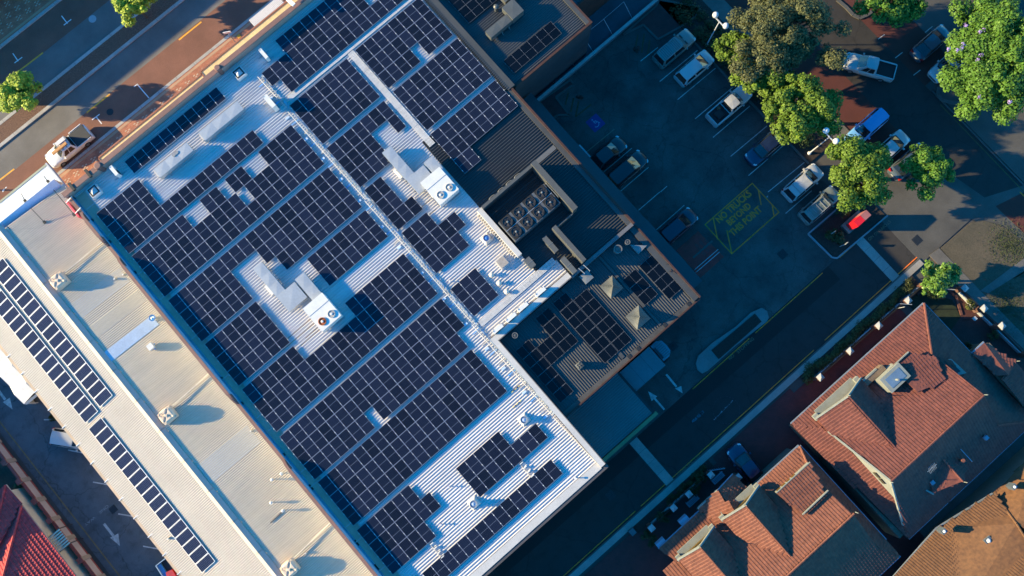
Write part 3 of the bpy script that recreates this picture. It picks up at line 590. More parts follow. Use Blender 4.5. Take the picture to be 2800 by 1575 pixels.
# replaced sheets, bluer and paler than their neighbours, each a strip of the east slope
for q0, q1, cc in ((T5(510,885), T5(590,985), (0.47,0.44,0.40)), (T9(1480,630), T9(1590,760), (0.48,0.45,0.41)), (T5(700,1010), T5(760,1090), (0.50,0.43,0.33))):
    ya_, yb_ = P(q1, 6.7).y, P(q0, 6.7).y
    rs = ribbed([(-27.5,ya_),(-21.9,ya_),(-21.9,yb_),(-27.5,yb_)], lambda x, y: 7.006-(x+28.0)*0.10, 'x', 0.19, 0.03, 0.05, 0.11)
    rs.build('replaced_sheet', M('replaced sheet %.2f' % cc[0], cc, .5, .08, .4, stretch=(.25,1.6,1)), wh)
# long soft stains where water runs at the south end come from the material; front parapet and canopy
sgn = MB(); sgn.add([(-38,43.2,6.0),(-21.2,43.2,6.0),(-21.2,44.0,6.9),(-38,44.0,6.9)], [(0,1,2,3)]); sgn.add([(-38,44.0,6.9),(-21.2,44.0,6.9),(-21.2,44.05,5.2),(-38,44.05,5.2)], [(0,1,2,3)])
sgn.build('front_parapet', M('lilac white parapet', (0.68,0.68,0.74), .6, .06, .5), wh)
ribbed([(-40,44.0),(-21.6,44.0),(-21.6,47.2),(-40,47.2)], lambda x, y: 4.4-(y-44)*.08, 'y', 0.15, 0.02, 0.04, 0.09).build('canopy_sheeting', M('canopy steel', (0.66,0.68,0.68), .5, .05, .4), wh)
MB().box(-40, -21.5, 47.2, 47.4, 3.9, 4.2).build('canopy_fascia', M('olive fascia', (0.28,0.30,0.22), .6, .1, .6), wh)
MB().box(-21.6, -21.45, 44.0, 47.3, 3.9, 4.45).build('canopy_fascia', MATS['pale beam'], wh)
for (a, b_) in (((785,745),(1085,1110)), ((450,1012),(650,1220)), ((105,1280),(160,1340)), ((310,800),(365,905)), ((643,545),(700,620))):
    p, q = P(Q1(*a), 7.6), P(Q1(*b_), 6.75)
    MB().tube(p, q, .03, n=6).build('stay_rod', iron, wh); MB().box(q.x-.12, q.x+.12, q.y-.12, q.y+.12, q.z-.1, q.z+.04).build('stay_foot', iron, wh)
b = MB(); c = P(Q1(755,640), 5.2); b.lathe(c.x, c.y, [(.18,4.4),(.2,4.7),(.16,4.95),(.05,5.0)], 14); b.build('flood_lamp', galv, wh)
# broken white soffit boards of the canopy
b = MB(); 
for i in range(9):
    c = P(Q1(360+i*28, 915-i*9), 5.0); b.prism([(c.x+rng.uniform(-.1,.1)+.22*math.cos(t), c.y+.10*math.sin(t)) for t in (0,1.3,2.4,3.6,5)], 4.6, 4.72)
tag(b.build('debris', M('dark debris', (0.05,0.045,0.04), .9, .3, 5), wh), kind='stuff')
# red pink sign fixed to the parapet
sg = thing('sign_board', 'pink red edge-on sign board held on white brackets off the parapet', 'sign', P(Q1(1080,1030), 8.2))
p, q = P(Q1(990,930), 8.2), P(Q1(1190,1150), 8.2); b = MB(); b.beam((-21.15,p.y,7.9),(-21.15,q.y,7.9),.16,1.3); b.build('board', M('pink red board', (0.75,0.07,0.10), .5, .1, 2), sg)
for yq in (P(Q1(1020,905),8.5).y, P(Q1(1150,1065),8.5).y): MB().beam((-21.2,yq,8.6),(-20.4,yq,8.8),.05,.05).build('bracket', white_f, sg)
# marquee tent beside the warehouse
c = P(Q6(330,760), 2.6)
tn = thing('marquee', 'white ridged fabric marquee beside the cream warehouse', 'tent', P(Q6(300,800)))
xa = P(Q6(200,990),2.2).x; xb = xa+3.6; ys = (P(Q6(500,1130),2.4).y-.9, 45)
b = MB(); n = 10; L = 26; st = 2.35
for i in range(n):
    y0 = ys[0]+.9+i*st; y1 = y0+st
    for (ya_, yb_, za, zb) in ((y0, y0+st/2, 2.5, 2.85), (y0+st/2, y1, 2.85, 2.5)):
        xm = (xa+xb)/2
        b.quad((xa, ya_, za-.3), (xm, ya_, za+.25), (xm, yb_, zb+.25), (xa, yb_, zb-.3)); b.quad((xm, ya_, za+.25), (xb, ya_, za-.3), (xb, yb_, zb-.3), (xm, yb_, zb+.25))
b.build('roof_fabric', M('white canvas', (0.60,0.59,0.58), .7, .05, .6), tn)
b = MB(); b.quad((xa,ys[0]+.9,2.2),(xb,ys[0]+.9,2.2),(xb,ys[0]+.8,1.75),(xa,ys[0]+.8,1.75)); b.quad((xa,ys[0]+.9,2.2),(xa-.1,ys[0]+.9,0),(xa-.1,40,0),(xa,40,2.2)); b.build('valance', MATS['white canvas'], tn)
for yq in range(n): 
    for xq in (xa+.1, xb-.1): MB().tube((xq, ys[0]+.9+yq*st, 0), (xq, ys[0]+.9+yq*st, 2.2), .04, n=6).build('leg', white_f, tn)
# ================================================================ SOLAR ARRAYS
def glass_mat(name, cell, line, nx, ny, lw, base_var, midline, hx=.475, hy=.81):
    m = bpy.data.materials.new(name); m.use_nodes = True; t = m.node_tree; N = t.nodes; Lk = t.links; b = N['Principled BSDF']
    b.inputs['Roughness'].default_value = 0.12; b.inputs['Specular IOR Level'].default_value = 0.35
    tc = N.new('ShaderNodeTexCoord'); sp = N.new('ShaderNodeSeparateXYZ'); Lk.new(tc.outputs['Object'], sp.inputs[0])
    def grid(out, half, n, w_):
        a = N.new('ShaderNodeMath'); a.operation = 'ADD'; a.inputs[1].default_value = half+10*2*half/n; Lk.new(out, a.inputs[0])
        d = N.new('ShaderNodeMath'); d.operation = 'MODULO'; d.inputs[1].default_value = 2*half/n; Lk.new(a.outputs[0], d.inputs[0])
        l = N.new('ShaderNodeMath'); l.operation = 'LESS_THAN'; l.inputs[1].default_value = w_; Lk.new(d.outputs[0], l.inputs[0]); return l.outputs[0]
    gx = grid(sp.outputs[0], hx, nx, lw); gy = grid(sp.outputs[1], hy, ny, lw*.6)
    mxm = N.new('ShaderNodeMath'); mxm.operation = 'MAXIMUM'; Lk.new(gx, mxm.inputs[0]); Lk.new(gy, mxm.inputs[1])
    oi = N.new('ShaderNodeObjectInfo'); mr = N.new('ShaderNodeMapRange'); mr.inputs['To Min'].default_value = 1-base_var; mr.inputs['To Max'].default_value = 1+base_var; Lk.new(oi.outputs['Random'], mr.inputs['Value'])
    vv = N.new('ShaderNodeVectorMath'); vv.operation = 'SCALE'; vv.inputs[0].default_value = cell; Lk.new(mr.outputs[0], vv.inputs['Scale'])
    mc = N.new('ShaderNodeMix'); mc.data_type = 'RGBA'; Lk.new(mxm.outputs[0], mc.inputs['Factor']); Lk.new(vv.outputs[0], mc.inputs['A']); mc.inputs['B'].default_value = (*line, 1)
    Lk.new(mc.outputs['Result'], b.inputs['Base Color']); MATS[name] = m; return m
g_mono = glass_mat('mono panel glass', (0.006,0.008,0.019), (0.035,0.038,0.055), 6, 10, 0.012, 0.5, True)
g_poly = glass_mat('poly panel glass', (0.010,0.013,0.036), (0.09,0.095,0.12), 6, 10, 0.016, 0.15, False)
g_dark = glass_mat('black panel glass', (0.002,0.0025,0.004), (0.005,0.006,0.009), 6, 10, 0.012, 0.25, True)
fr_dark = M('black panel frame', (0.085,0.09,0.10), 0.5, 0.1)
def panel_mesh(w_, l_, fw, mats, mid=True, hh=.04):
    b = MB(); x, y = w_/2, l_/2; xi, yi = x-fw, y-fw
    o = [(-x,-y),(x,-y),(x,y),(-x,y)]; i_ = [(-xi,-yi),(xi,-yi),(xi,yi),(-xi,yi)]
    vs = [(*q, 0) for q in o]+[(*q, hh) for q in o]+[(*q, hh) for q in i_]+[(*q, hh-.006) for q in i_]
    b.mat(0).add(vs, [(0,1,5,4),(1,2,6,5),(2,3,7,6),(3,0,4,7),(0,3,2,1),(4,5,9,8),(5,6,10,9),(6,7,11,10),(7,4,8,11),(8,9,13,12),(9,10,14,13),(10,11,15,14),(11,8,12,15)])
    b.mat(1).add([(*q, hh-.006) for q in i_], [(0,1,2,3)])
    if mid: b.mat(0).add([(-xi,-.009,hh-.004),(xi,-.009,hh-.004),(xi,.009,hh-.004),(-xi,.009,hh-.004)], [(0,1,2,3)])
    me = bpy.data.meshes.new('solar_panel'); me.from_pydata(b.v, [], b.f)
    for m in mats: me.materials.append(m)
    me.polygons.foreach_set('material_index', b.m); me.update(); return me
pm_mono = panel_mesh(1.0, 1.672, .022, [frame_m, g_mono])
pm_poly = panel_mesh(.965, 1.72, .035, [white_f, g_poly], False)
pm_dark = panel_mesh(1.03, 1.62, .022, [fr_dark, g_dark])
pm_w0 = panel_mesh(1.0, 1.50, .022, [frame_m, g_mono])
def array(label, me, x0, y0, rows, px=1.012, py=1.685, z=8.24, flip=False, zf=None, tilt=(0,0), group='solar panel banks', clampm=None):
    """x0,y0: corner towards the street end; rows {r: [(first column, count)]}"""
    n = sum(k for r in rows.values() for _, k in r)
    t = thing('solar_array', label, 'solar array', (x0, y0, z), group); cb = MB()
    for r, sp in rows.items():
        lo = min(c for c, k in sp); hi = max(c+k for c, k in sp)
        for c0, k in sp:
            for q in (.25, .75):
                yq = y0-(r+q)*py
                if not flip and zf is None: cb.box(x0+c0*px, x0+(c0+k)*px, yq-.02, yq+.02, z-.09, z-.003)
                elif flip: cb.box(x0+(r+q)*px-.02, x0+(r+q)*px+.02, y0-(c0+k)*py, y0-c0*py, z-.09, z-.003)
            for c in range(c0, c0+k):
                o = bpy.data.objects.new('solar_panel', me); COL.objects.link(o); o.parent = t
                if flip: o.location = ((r+.5)*px, -(c+.5)*py, 0); o.rotation_euler = (0,0,math.pi/2)
                else:
                    zz = zf(x0+(c+.5)*px, 0)-z if zf else 0
                    o.location = ((c+.5)*px, -(r+.5)*py, zz); o.rotation_euler = (tilt[0]+rng.normal()*.003, tilt[1]+rng.normal()*.003, 0)
    if len(cb.v): tag(cb.build('mounting_rail', frame_m, t), kind='stuff')
    cl = MB()
    if zf is None:
        for r, sp in rows.items():
            for c0, k in sp:
                for c in range(c0, c0+k+1):
                    for q in (.22, .78):
                        if flip: xx, yy = x0+(r+q)*px, y0-c*py
                        else: xx, yy = x0+c*px, y0-(r+q)*py
                        cl.box(xx-.03, xx+.03, yy-.045, yy+.045, z+.036, z+.05)
        tag(cl.build('clamp', clampm or white_f, t), kind='stuff')
    return t
def A(label, q, rows, **k):
    c = P(q, 8.2); return array(label, pm_mono, c.x, c.y, rows, **k)
c = P(K13(180,1022), 8.2)
array('single row of eleven solar panels half shaded by the street parapet', pm_w0, c.x, c.y, {0: [(0,11)]}, px=1.012, py=1.53, tilt=(0.02,0))
A('solar array in the front corner, five wide with a long third row', K1(15,550), {0:[(0,5)],1:[(0,5)],2:[(0,16)]})
A('solar array with three notched gaps along its upper edge below the long ducts', K1(440,1060), {0:[(0,6),(8,2),(11,2),(15,4)],1:[(0,11),(12,7)],2:[(0,19)]})
A('solar array whose middle is cut away above the folded metal duct', (460.1,822.1), {0:[(0,19)],1:[(0,6),(9,10)],2:[(0,6),(10,9)]})
A('solar array six wide and three deep left of the rusty fan unit', (559.8,941.7), {0:[(0,6)],1:[(0,6)],2:[(0,6)]})
A('solar array seven wide and two deep above the rusty fan unit duct', (839.3,708.5), {0:[(0,7)],1:[(0,7)]})
A('solar array wrapping below the rusty fan unit with its top row broken', (661.5,1065.3), {0:[(0,6)],1:[(0,19)],2:[(0,19)]})
A('short shaded row of seven solar panels right of the rusty fan unit', (942.9,829.2), {0:[(0,7)]})
A('solar array with one panel missing low in its third row', (765,1194.4), {0:[(0,19)],1:[(0,19)],2:[(0,7),(8,10)]})
A('large unbroken solar array eighteen wide and three deep nearest the open ribbed roof', (868.7,1318.5), {0:[(0,18)],1:[(0,18)],2:[(0,18)]})
A('stepped solar array in the bottom corner beside the gutter', K11(330,900), {0:[(0,6)],1:[(0,7)],2:[(0,5)]})
A('two row solar array between the two round roof vents', K12(115,795), {0:[(0,5)],1:[(0,8)]})
A('single row of fifteen solar panels along the lowest roof edge', K11(1115,1415), {0:[(0,15)]})
# north field
c = P(K5(330,885), 8.2)
array('solar array above the long mesh walkway with a stepped left end', pm_mono, c.x, c.y+1.685, {0:[(3,15)],1:[(0,12),(13,5)],2:[(1,17)]})
A('solar array below the long mesh walkway with a gap near its right end', K5(1450,607), {0:[(0,8)],1:[(0,8)],2:[(0,4),(5,3)]})
A('solar array eight wide and three deep at the right roof edge', (1074,251.6), {0:[(0,8)],1:[(0,8)],2:[(0,8)]})
A('solar array at the right roof edge with two shaded panels hanging below', (1176.3,368), {0:[(0,8)],1:[(0,8)],2:[(0,2)]})
A('solar array seven wide and three deep right of the cable tray and under the walkway', (791.5,289.2), {0:[(0,7)],1:[(0,7)],2:[(0,7)]})
A('ragged solar array right of the cable tray with a two panel gap', (892.5,405.9), {0:[(0,7)],1:[(0,4),(6,1)],2:[(0,2)]}) if False else A('ragged solar array right of the cable tray with a two panel gap', (892.5,405.9), {0:[(0,7)],1:[(0,4),(6,1)],2:[(0,4)]})
A('small solar array two wide left of the folded duct and its twin fan unit', K4(155,705), {0:[(0,2)],1:[(0,2)],2:[(0,3)]})
A('stepped solar array below the twin fan unit beside the cable tray', K4(605,1220), {0:[(0,3)],1:[(0,5)],2:[(0,4)]})
A('small square solar array three wide and two deep above the short mesh walkway', (1231.2,791), {0:[(0,3)],1:[(0,3)]})
# dark arrays on annex and neighbour (long side across)
dk = dict(z=7.76, flip=True, px=1.68, py=1.045, clampm=fr_dark, group='black panel banks on the grey roofs')
array('wide black solar array in the middle of the annex roof', pm_dark, 6.88, 3.48, {0:[(0,7)],1:[(1,6)]}, **dk)
array('stepped black solar array near the white roof step on the annex', pm_dark, 1.40, 3.47, {0:[(1,6)],1:[(2,2)],2:[(0,4)]}, **dk)
array('narrow black solar array four long beside the car park parapet', pm_dark, 15.26, .84, {0:[(0,4)]}, **dk)
array('narrow black solar array three long beside the tent shaped vents', pm_dark, 13.2, .86, {0:[(0,3)]}, **dk)
array('row of six black panels on the neighbouring grey roof by the brick parapet', pm_dark, 18.75, 24.1, {0:[(0,6)]}, px=1.012, py=1.6, z=7.9, clampm=fr_dark, group='black panel banks on the grey roofs')
array('black solar array cut by the top edge on the neighbouring roof', pm_dark, 18.75, 34.1, {0:[(0,6)],1:[(0,6)],2:[(0,4)]}, px=1.012, py=1.65, z=7.9, clampm=fr_dark, group='black panel banks on the grey roofs')
# white framed panels on the warehouse
zl = lambda x, y: 7.0+(x+28)*.19+.12
for lb, x0, x1, y0, n in (('long white framed panel row nearest the warehouse ridge', -31.30, -29.42, 41.15, 17), ('white framed panel row beside the marquee cut by the frame', -33.40, -31.52, 41.0, 17), ('lower white framed panel row of seventeen beside the lane', -33.52, -31.68, 23.2, 17)):
    xm = (x0+x1)/2; t = thing('solar_array', lb, 'solar array', (xm, y0, zl(xm,0)), 'white framed panel rows')
    py = 1.013; 
    for i in range(n):
        o = bpy.data.objects.new('solar_panel', pm_poly); COL.objects.link(o); o.parent = t; o.location = (0, -(i+.5)*py, 0); o.rotation_euler = (0, -math.atan(.19), math.pi/2); o.rotation_euler = (Matrix.Rotation(-math.atan(.19), 3, 'Y')@Matrix.Rotation(math.pi/2, 3, 'Z')).to_euler()
    b = MB()
    for xx in (x0+.4, x1-.4): b.box(xx-.03, xx+.03, y0-n*py, y0, zl(xx,0)-.11, zl(xx,0)-.01)
    b.build('mounting_rail', white_f, t)

# small street furniture and the white canopy over the kerb at the top of the main street
cn = XY(K5, (180,240),(520,-30),(600,30),(240,312), z=3.6)
t = thing('street_canopy', 'white ribbed canopy reaching over the kerb at the top edge', 'canopy', (*cn[3],0)); cw_ = M('white canopy steel', (0.5,0.5,0.5), .5, .05, 1)
x0_, x1_ = min(q[0] for q in cn), max(q[0] for q in cn); y0_, y1_ = min(q[1] for q in cn), max(q[1] for q in cn)
ribbed([(x0_,y0_),(x1_,y0_),(x1_,y1_),(x0_,y1_)], 3.6, 'y', .15, .02, .04, .08).build('roof_sheeting', cw_, t); MB().box(x0_,x1_,y0_,y1_,3.48,3.595).build('frame', cw_, t)
for xx in (x0_+.1, x0_+4): MB().box(xx, xx+.1, y1_-.15, y1_-.05, 0, 3.5).build('post', cw_, t)
a, b_ = P(T1(1742,235), 2.4), P(T1(1770,312), 0.2)
t = thing('street_sign', 'thin white sign blade on a pole at the kerb near the top', 'sign', (b_.x,b_.y,0)); MB().tube((b_.x,b_.y,0.1),(b_.x,b_.y,2.3),.04,n=8).build('pole', galv, t); MB().beam((b_.x-.35,b_.y+.2,2.35),(b_.x+.35,b_.y-.2,2.35),.06,.35).build('blade', white_f, t)
c = P(T1(1803,275), .12); t = thing('tactile_plate', 'small orange yellow plate set in the brick footpath near the top', 'plate', (c.x,c.y,.11)); MB().box(c.x-.2,c.x+.2,c.y-.2,c.y+.2,.11,.135).build('plate', yel_p, t)
a, b_ = P(K5(640,-10), 9.6), P(K5(720,60), 9.6); MB().beam(a, b_, .35, .12).build('parapet_beam', white_f, shop)
# ================================================================ ROOFTOP EQUIPMENT
def duct_rect(b, x0, x1, y0, y1, z0, z1, seg, rise=.028):
    """folded sheet duct: box whose top is cross creased in segments"""
    lx, ly = x1-x0, y1-y0; nx = max(1, round(lx/seg)) if lx >= ly else 1; ny = max(1, round(ly/seg)) if ly > lx else 1
    b.mat(0).box(x0+.01, x1-.01, y0+.01, y1-.01, z0, z1-.02)
    for i in range(nx):
        for j in range(ny):
            a0, a1 = x0+lx*i/nx, x0+lx*(i+1)/nx; c0, c1 = y0+ly*j/ny, y0+ly*(j+1)/ny; m_ = ((a0+a1)/2, (c0+c1)/2, z1+rise)
            k = [(a0,c0,z1),(a1,c0,z1),(a1,c1,z1),(a0,c1,z1)]
            b.add(k+[m_], [(0,1,4),(1,2,4),(2,3,4),(3,0,4)]); b.add([(a0,c0,z1-.06),(a1,c0,z1-.06),(a1,c1,z1-.06),(a0,c1,z1-.06)]+k, [(0,1,5,4),(1,2,6,5),(2,3,7,6),(3,0,4,7)])
def supports(t, x0, x1, y0, y1, zb, zt, n, m=None):
    L = max(x1-x0, y1-y0)
    for i in range(n):
        f_ = (i+.5)/n; b = MB()
        if x1-x0 > y1-y0:
            x = x0+(x1-x0)*f_; b.box(x-.03, x+.03, y0-.08, y0-.02, zb, zt); b.box(x-.03, x+.03, y1+.02, y1+.08, zb, zt); b.box(x-.03, x+.03, y0-.25, y1+.1, zb+.12, zb+.17)
        else:
            y = y0+(y1-y0)*f_; b.box(x0-.08, x0-.02, y-.03, y+.03, zb, zt); b.box(x1+.02, x1+.08, y-.03, y+.03, zb, zt); b.box(x0-.1, x1+.25, y-.03, y+.03, zb+.12, zb+.17)
        b.build('support_frame', m or galv, t)
for lb, x0, x1, n in (('long folded metal duct with a grey water stain near the street parapet', -13.0, -9.05, 3), ('longer folded metal duct along the single panel row', -7.62, -2.95, 4)):
    t = thing('roof_duct', lb, 'duct', ((x0+x1)/2, 36.8, 8)); b = MB(); duct_rect(b, x0, x1, 36.32, 37.35, 8.38, 8.98, 1.35); b.build('duct_body', galv, t); supports(t, x0+.2, x1-.2, 36.34, 37.33, 8.0, 8.5, n)
    MB().box(x0-.12, x0, 36.5, 37.2, 8.1, 8.9).build('end_hood', zinc_b, t)
c = P(K13(785,920), 9.05); b = MB(); 
b.lathe(c.x+.12, c.y, [(.22,8.985),(.22,9.045)], 12, sq=.8); b.lathe(c.x-.2, c.y-.02, [(.18,8.985),(.18,9.047)], 12)
b.build('water_stain', M('stain', (0.22,0.22,0.23), .8), bpy.data.objects['roof_duct'])
def packaged(lb, ox, oy, fans_rusty, dkm):
    """L shaped duct pair with the twin fan package unit; ox,oy: left-top corner of the long run"""
    t = thing('roof_duct', lb[0], 'duct', (ox+1, oy-3, 8)); b = MB(); duct_rect(b, ox, ox+1.03, oy-3.45, oy, 8.45, 8.95, 1.25); duct_rect(b, ox+.05, ox+2.15, oy-5.3, oy-3.45, 8.45, 8.99, 3)
    b.build('duct_body', galv, t); supports(t, ox, ox+1.03, oy-5.2, oy-.2, 8.0, 8.5, 4)
    b = MB(); duct_rect(b, ox+2.3, ox+3.36, oy-6.0, oy-3.3, 8.45, 8.97, 1.35); b.build('return_duct', galv, t)
    for yy in (oy-1.9,): MB().box(ox-.3, ox-.02, yy-1.0, yy+.1, 8.12, 8.5).build('access_step', plas, t)
    return t
packaged(('folded metal duct bending to the unit with the rusty fan',), -11.86, 23.9, True, galv)
packaged(('folded metal duct bending to the unit with two clean fans',), 4.14, 24.5, False, galv)
rust = M('rusty iron', (0.34,0.09,0.03), 0.8, 0.35, 6, 0.2, 20)
fan_m = M('fan guard', (0.42,0.40,0.38), 0.5, 0.1, 4)
def acunit(lb, x0, x1, y0, y1, z1, fans):
    t = thing('air_conditioner', lb, 'air conditioner', ((x0+x1)/2, (y0+y1)/2, 8.0)); b = MB()
    b.box(x0, x1, y0, y1, 8.25, z1-.03); b.box(x0-.03, x1+.03, y0-.03, y1+.03, z1-.06, z1); b.build('casing', plas, t)
    MB().box(x0, x1, y1-.95, y1-.9, z1-.001, z1+.02).build('seam', galv, t)
    for fx, fy, m in fans:
        b = MB(); b.lathe(fx, fy, [(.37,z1),(.37,z1+.09),(.32,z1+.10),(.32,z1+.03)], 20); b.build('fan_shroud', m, t)
        f_ = MB()
        for k in range(12):
            a = k*math.pi/6; f_.add([(fx+.1*math.cos(a), fy+.1*math.sin(a), z1+.05), (fx+.33*math.cos(a-.12), fy+.33*math.sin(a-.12), z1+.05), (fx+.33*math.cos(a+.22), fy+.33*math.sin(a+.22), z1+.075)], [(0,1,2)])
        f_.build('fan_blades', m, t); MB().lathe(fx, fy, [(.12,z1+.03),(.12,z1+.10),(.08,z1+.13)], 12).build('fan_hub', plas, t)
    for x, y in ((x0+.1,y0+.1),(x1-.1,y0+.1),(x0+.1,y1-.1),(x1-.1,y1-.1)): MB().box(x-.06, x+.06, y-.06, y+.06, 8.0, 8.25).build('foot', galv, t)
    b = MB()
    for k in range(9): b.box(x0-.015, x0, y0+.1+k*.12, y0+.16+k*.12, 8.35, z1-.2)
    b.build('coil_grille', dark, t)
    for k in range(3): MB().tube((x1+.05, y0-.06-.07*k, 8.1+.1*k), (x1-.9, y0-.06-.07*k, 8.1+.1*k), .03, n=6).build('pipe', galv, t)
acunit('white rooftop air conditioner with one rusty and one grey fan', -10.62, -8.40, 15.18, 17.9, 9.42, [(-10.02,15.85,rust),(-8.96,15.84,fan_m)])
acunit('white rooftop air conditioner with two clean grey fans beside the dark roof', 4.98, 7.24, 17.05, 19.8, 9.42, [(5.62,17.72,fan_m),(6.68,17.73,fan_m)])
def condenser(lb, x0, x1, y0, y1, z1, group=None):
    t = thing('condenser_unit', lb, 'air conditioner', ((x0+x1)/2, (y0+y1)/2, 8.0), group); b = MB(); b.box(x0, x1, y0, y1, 8.12, z1); b.build('casing', plas, t)
    lx = x1-x0 > y1-y0
    MB().box(*( (x0+.1, x0+.65*(x1-x0), y0-.012, y0) if lx else (x1, x1+.012, y0+.1, y0+.6*(y1-y0)) ), 8.2, z1-.08).build('fan_grille', dark, t)
    for k in (0,1):
        if lx: MB().box(x0+.12+k*(x1-x0-.3), x0+.2+k*(x1-x0-.3), y0-.35, y1+.2, 8.03, 8.11).build('mounting_rail', galv, t)
        else: MB().box(x0-.5, x1+.45, y0+.15+k*(y1-y0-.4), y0+.23+k*(y1-y0-.4), 8.03, 8.11).build('mounting_rail', galv, t)
    MB().box(x0+.03, x0+.15, y1-.1, y1-.02, z1, z1+.03).build('lifting_lug', galv, t)
    return t
condenser('white upright condenser alone beside the wide array near the street parapet', 1.70, 2.02, 38.8, 39.95, 8.95)
condenser('tall white condenser standing against the cable tray by the walkway end', -0.88, -0.42, 34.45, 35.9, 9.35)
condenser('white condenser near the corner skylight and the street parapet', -16.05, -15.72, 39.2, 40.3, 8.95)
for x0, lb in ((6.15,'white condenser at the upper end of the row along the roof step'), (4.02,'white condenser second from the upper end of the row along the roof step'), (2.58,'white condenser third from the upper end of the row along the roof step'), (1.0,'white condenser at the lower corner end of the row along the roof step')):
    condenser(lb, x0, x0+1.1, 4.78, 5.12, 8.85, 'condensers along the roof step')
def skylight(lb, cx, cy, s_=.5):
    t = thing('roof_vent', lb, 'roof vent', (cx, cy, 8.0)); b = MB()
    b.lathe(cx, cy, [(s_*1.5,8.0),(s_*1.42,8.5),(s_*1.42,8.55),(s_*1.05,8.55),(s_*1.05,8.35)], 4, math.pi/4); b.build('curb', plas, t)
    MB().lathe(cx, cy, [(s_*1.25,8.553),(s_*1.25,8.562),(s_*1.04,8.562),(s_*1.04,8.5)], 4, math.pi/4).build('gasket', dark, t)
    MB().lathe(cx, cy, [(s_*1.03,8.5),(s_*.1,8.78)], 4, math.pi/4).build('pyramid_lid', galv, t)
skylight('white box vent with pyramid lid near the street parapet, beside the longer duct', -1.1, 39.65)
c = P(Q1(1370,760), 8.6); skylight('white box vent with pyramid lid in the front corner of the white roof', c.x, c.y)
def pipe_vent(lb, x, y, z1, r=.33, base=True, m=galv, top=None, cat='roof vent'):
    t = thing('pipe_vent', lb, cat, (x, y, 8.0)); b = MB(); 
    if base: b.lathe(x, y, [(r*1.9,8.04),(r*1.7,8.1),(r*1.15,8.35)], 4, math.pi/4); b.build('base_flashing', zinc_b, t)
    MB().lathe(x, y, [(r*.9,8.05),(r*.9,z1-.12),(r,z1-.12),(r,z1),(r*.82,z1),(r*.82,z1-.12)], 20).build('pipe', m, t)
    MB().lathe(x, y, [(r*.8,z1-.11),(r*.45,z1-.04),(r*.1,z1)], 16).build('damper_cap', top or M('blue grey cap', (0.35,0.42,0.52), .35, metal=.3), t)
pipe_vent('round blue topped vent pipe near the plant enclosure on the white roof', 6.25, 12.0, 8.75, .34, top=M('blue cap', (0.05,0.16,0.42), .3))
pipe_vent('round roof vent above the two row solar array near the roof step', -2.03, -2.78, 8.75, .36)
pipe_vent('round roof vent between the two row array and the stepped corner array', -10.28, -5.41, 8.85, .36)
for x, y, lb in ((4.37,9.15,'upper'),(4.39,8.1,'middle'),(4.4,7.06,'lower')):
    t = thing('mushroom_vent', lb+' one of three small cream mushroom vents beside the small square array', 'roof vent', (x,y,8.0), 'mushroom vents'); MB().lathe(x, y, [(.12,8.0),(.12,8.3),(.24,8.3),(.22,8.42),(.08,8.5)], 12).build('cap', M('cream cowl', (0.62,0.55,0.44), .6), t); MB().lathe(x,y,[(.3,8.045),(.28,8.08)],4,.78).build('flashing', zinc_b, t)
for x, y, lb in ((-1.98,-9.67,'small rusty roof anchor near the bottom corner'),(-11.05,-2.83,'small rusty roof anchor above the stepped corner array'),(-13.72,-4.88,'small rusty roof anchor beside the lower notch of the stepped corner array'),(1.08,11.23,'small rusty roof anchor above the small square array')):
    t = thing('roof_anchor', lb, 'anchor', (x,y,8.0)); MB().tube((x,y,8),(x,y,8.42),.05,n=8).build('post', rust, t); MB().lathe(x,y,[(.1,8.4),(.1,8.46)],10).build('eye', plas, t)
t = thing('roof_hatch', 'square grey brown roof hatch beside the white plant parapet', 'hatch', (5.9,9.3,8.0)); MB().box(5.42,6.4,8.85,9.88,8.0,8.42).build('curb', zinc_b, t); MB().box(5.5,6.32,8.93,9.8,8.42,8.47).build('lid', M('dusty lid', (0.27,0.24,0.22), .85, .2, 2), t)
# cable tray on the ridge with conduit, brackets and junction boxes
tr = thing('cable_tray', 'white conduit and cable tray running down the roof between the two fields of solar arrays', 'cable tray', (0.12,15,8.0))
for y0, y1 in ((38.3,34.1),(33.7,22.3),(22.25,6.9),(6.85,-4.2)): MB().tube((0.02,y0,8.28),(0.16,y1,8.28),.045,n=8).build('conduit', zinc_b, tr)
MB().box(.28,.5,-4.2,38.2,8.07,8.11).build('tray', M('tray steel', (0.35,0.42,0.5), .5, .2, 2), tr)
blu = M('blue bracket', (0.16,0.34,0.62), .5, .2, 3)
yy = 37.5; i = 0
while yy > -4:
    MB().box(-.55, .3, yy-.05, yy+.05, 8.06, 8.12).build('bracket', zinc_b if i % 2 else blu, tr)
    if i % 2: MB().box(-.62, -.2, yy-.62, yy-.42, 8.06, 8.2).build('junction_box', M('pale junction box', (0.45,0.55,0.68), .5), tr)
    yy -= rng.uniform(1.1, 1.7); i += 1
cb = MB()
for k in range(420):
    y = rng.uniform(-4, 38); x = .4+rng.normal()*.09; a = rng.uniform(0, 3.14); l = rng.uniform(.05,.16)
    cb.beam((x-l*math.cos(a), y-l*math.sin(a), 8.13), (x+l*math.cos(a), y+l*math.sin(a), 8.13+rng.uniform(0,.08)), .03, .03)
tag(cb.build('cable_clip', M('tan cable clips', (0.62,0.56,0.46), .6, .3, 5), tr), kind='stuff')
MB().tube((.12,-4.3,8.12),(.38,-9.9,8.12),.035,n=6).build('conduit', zinc_b, tr)
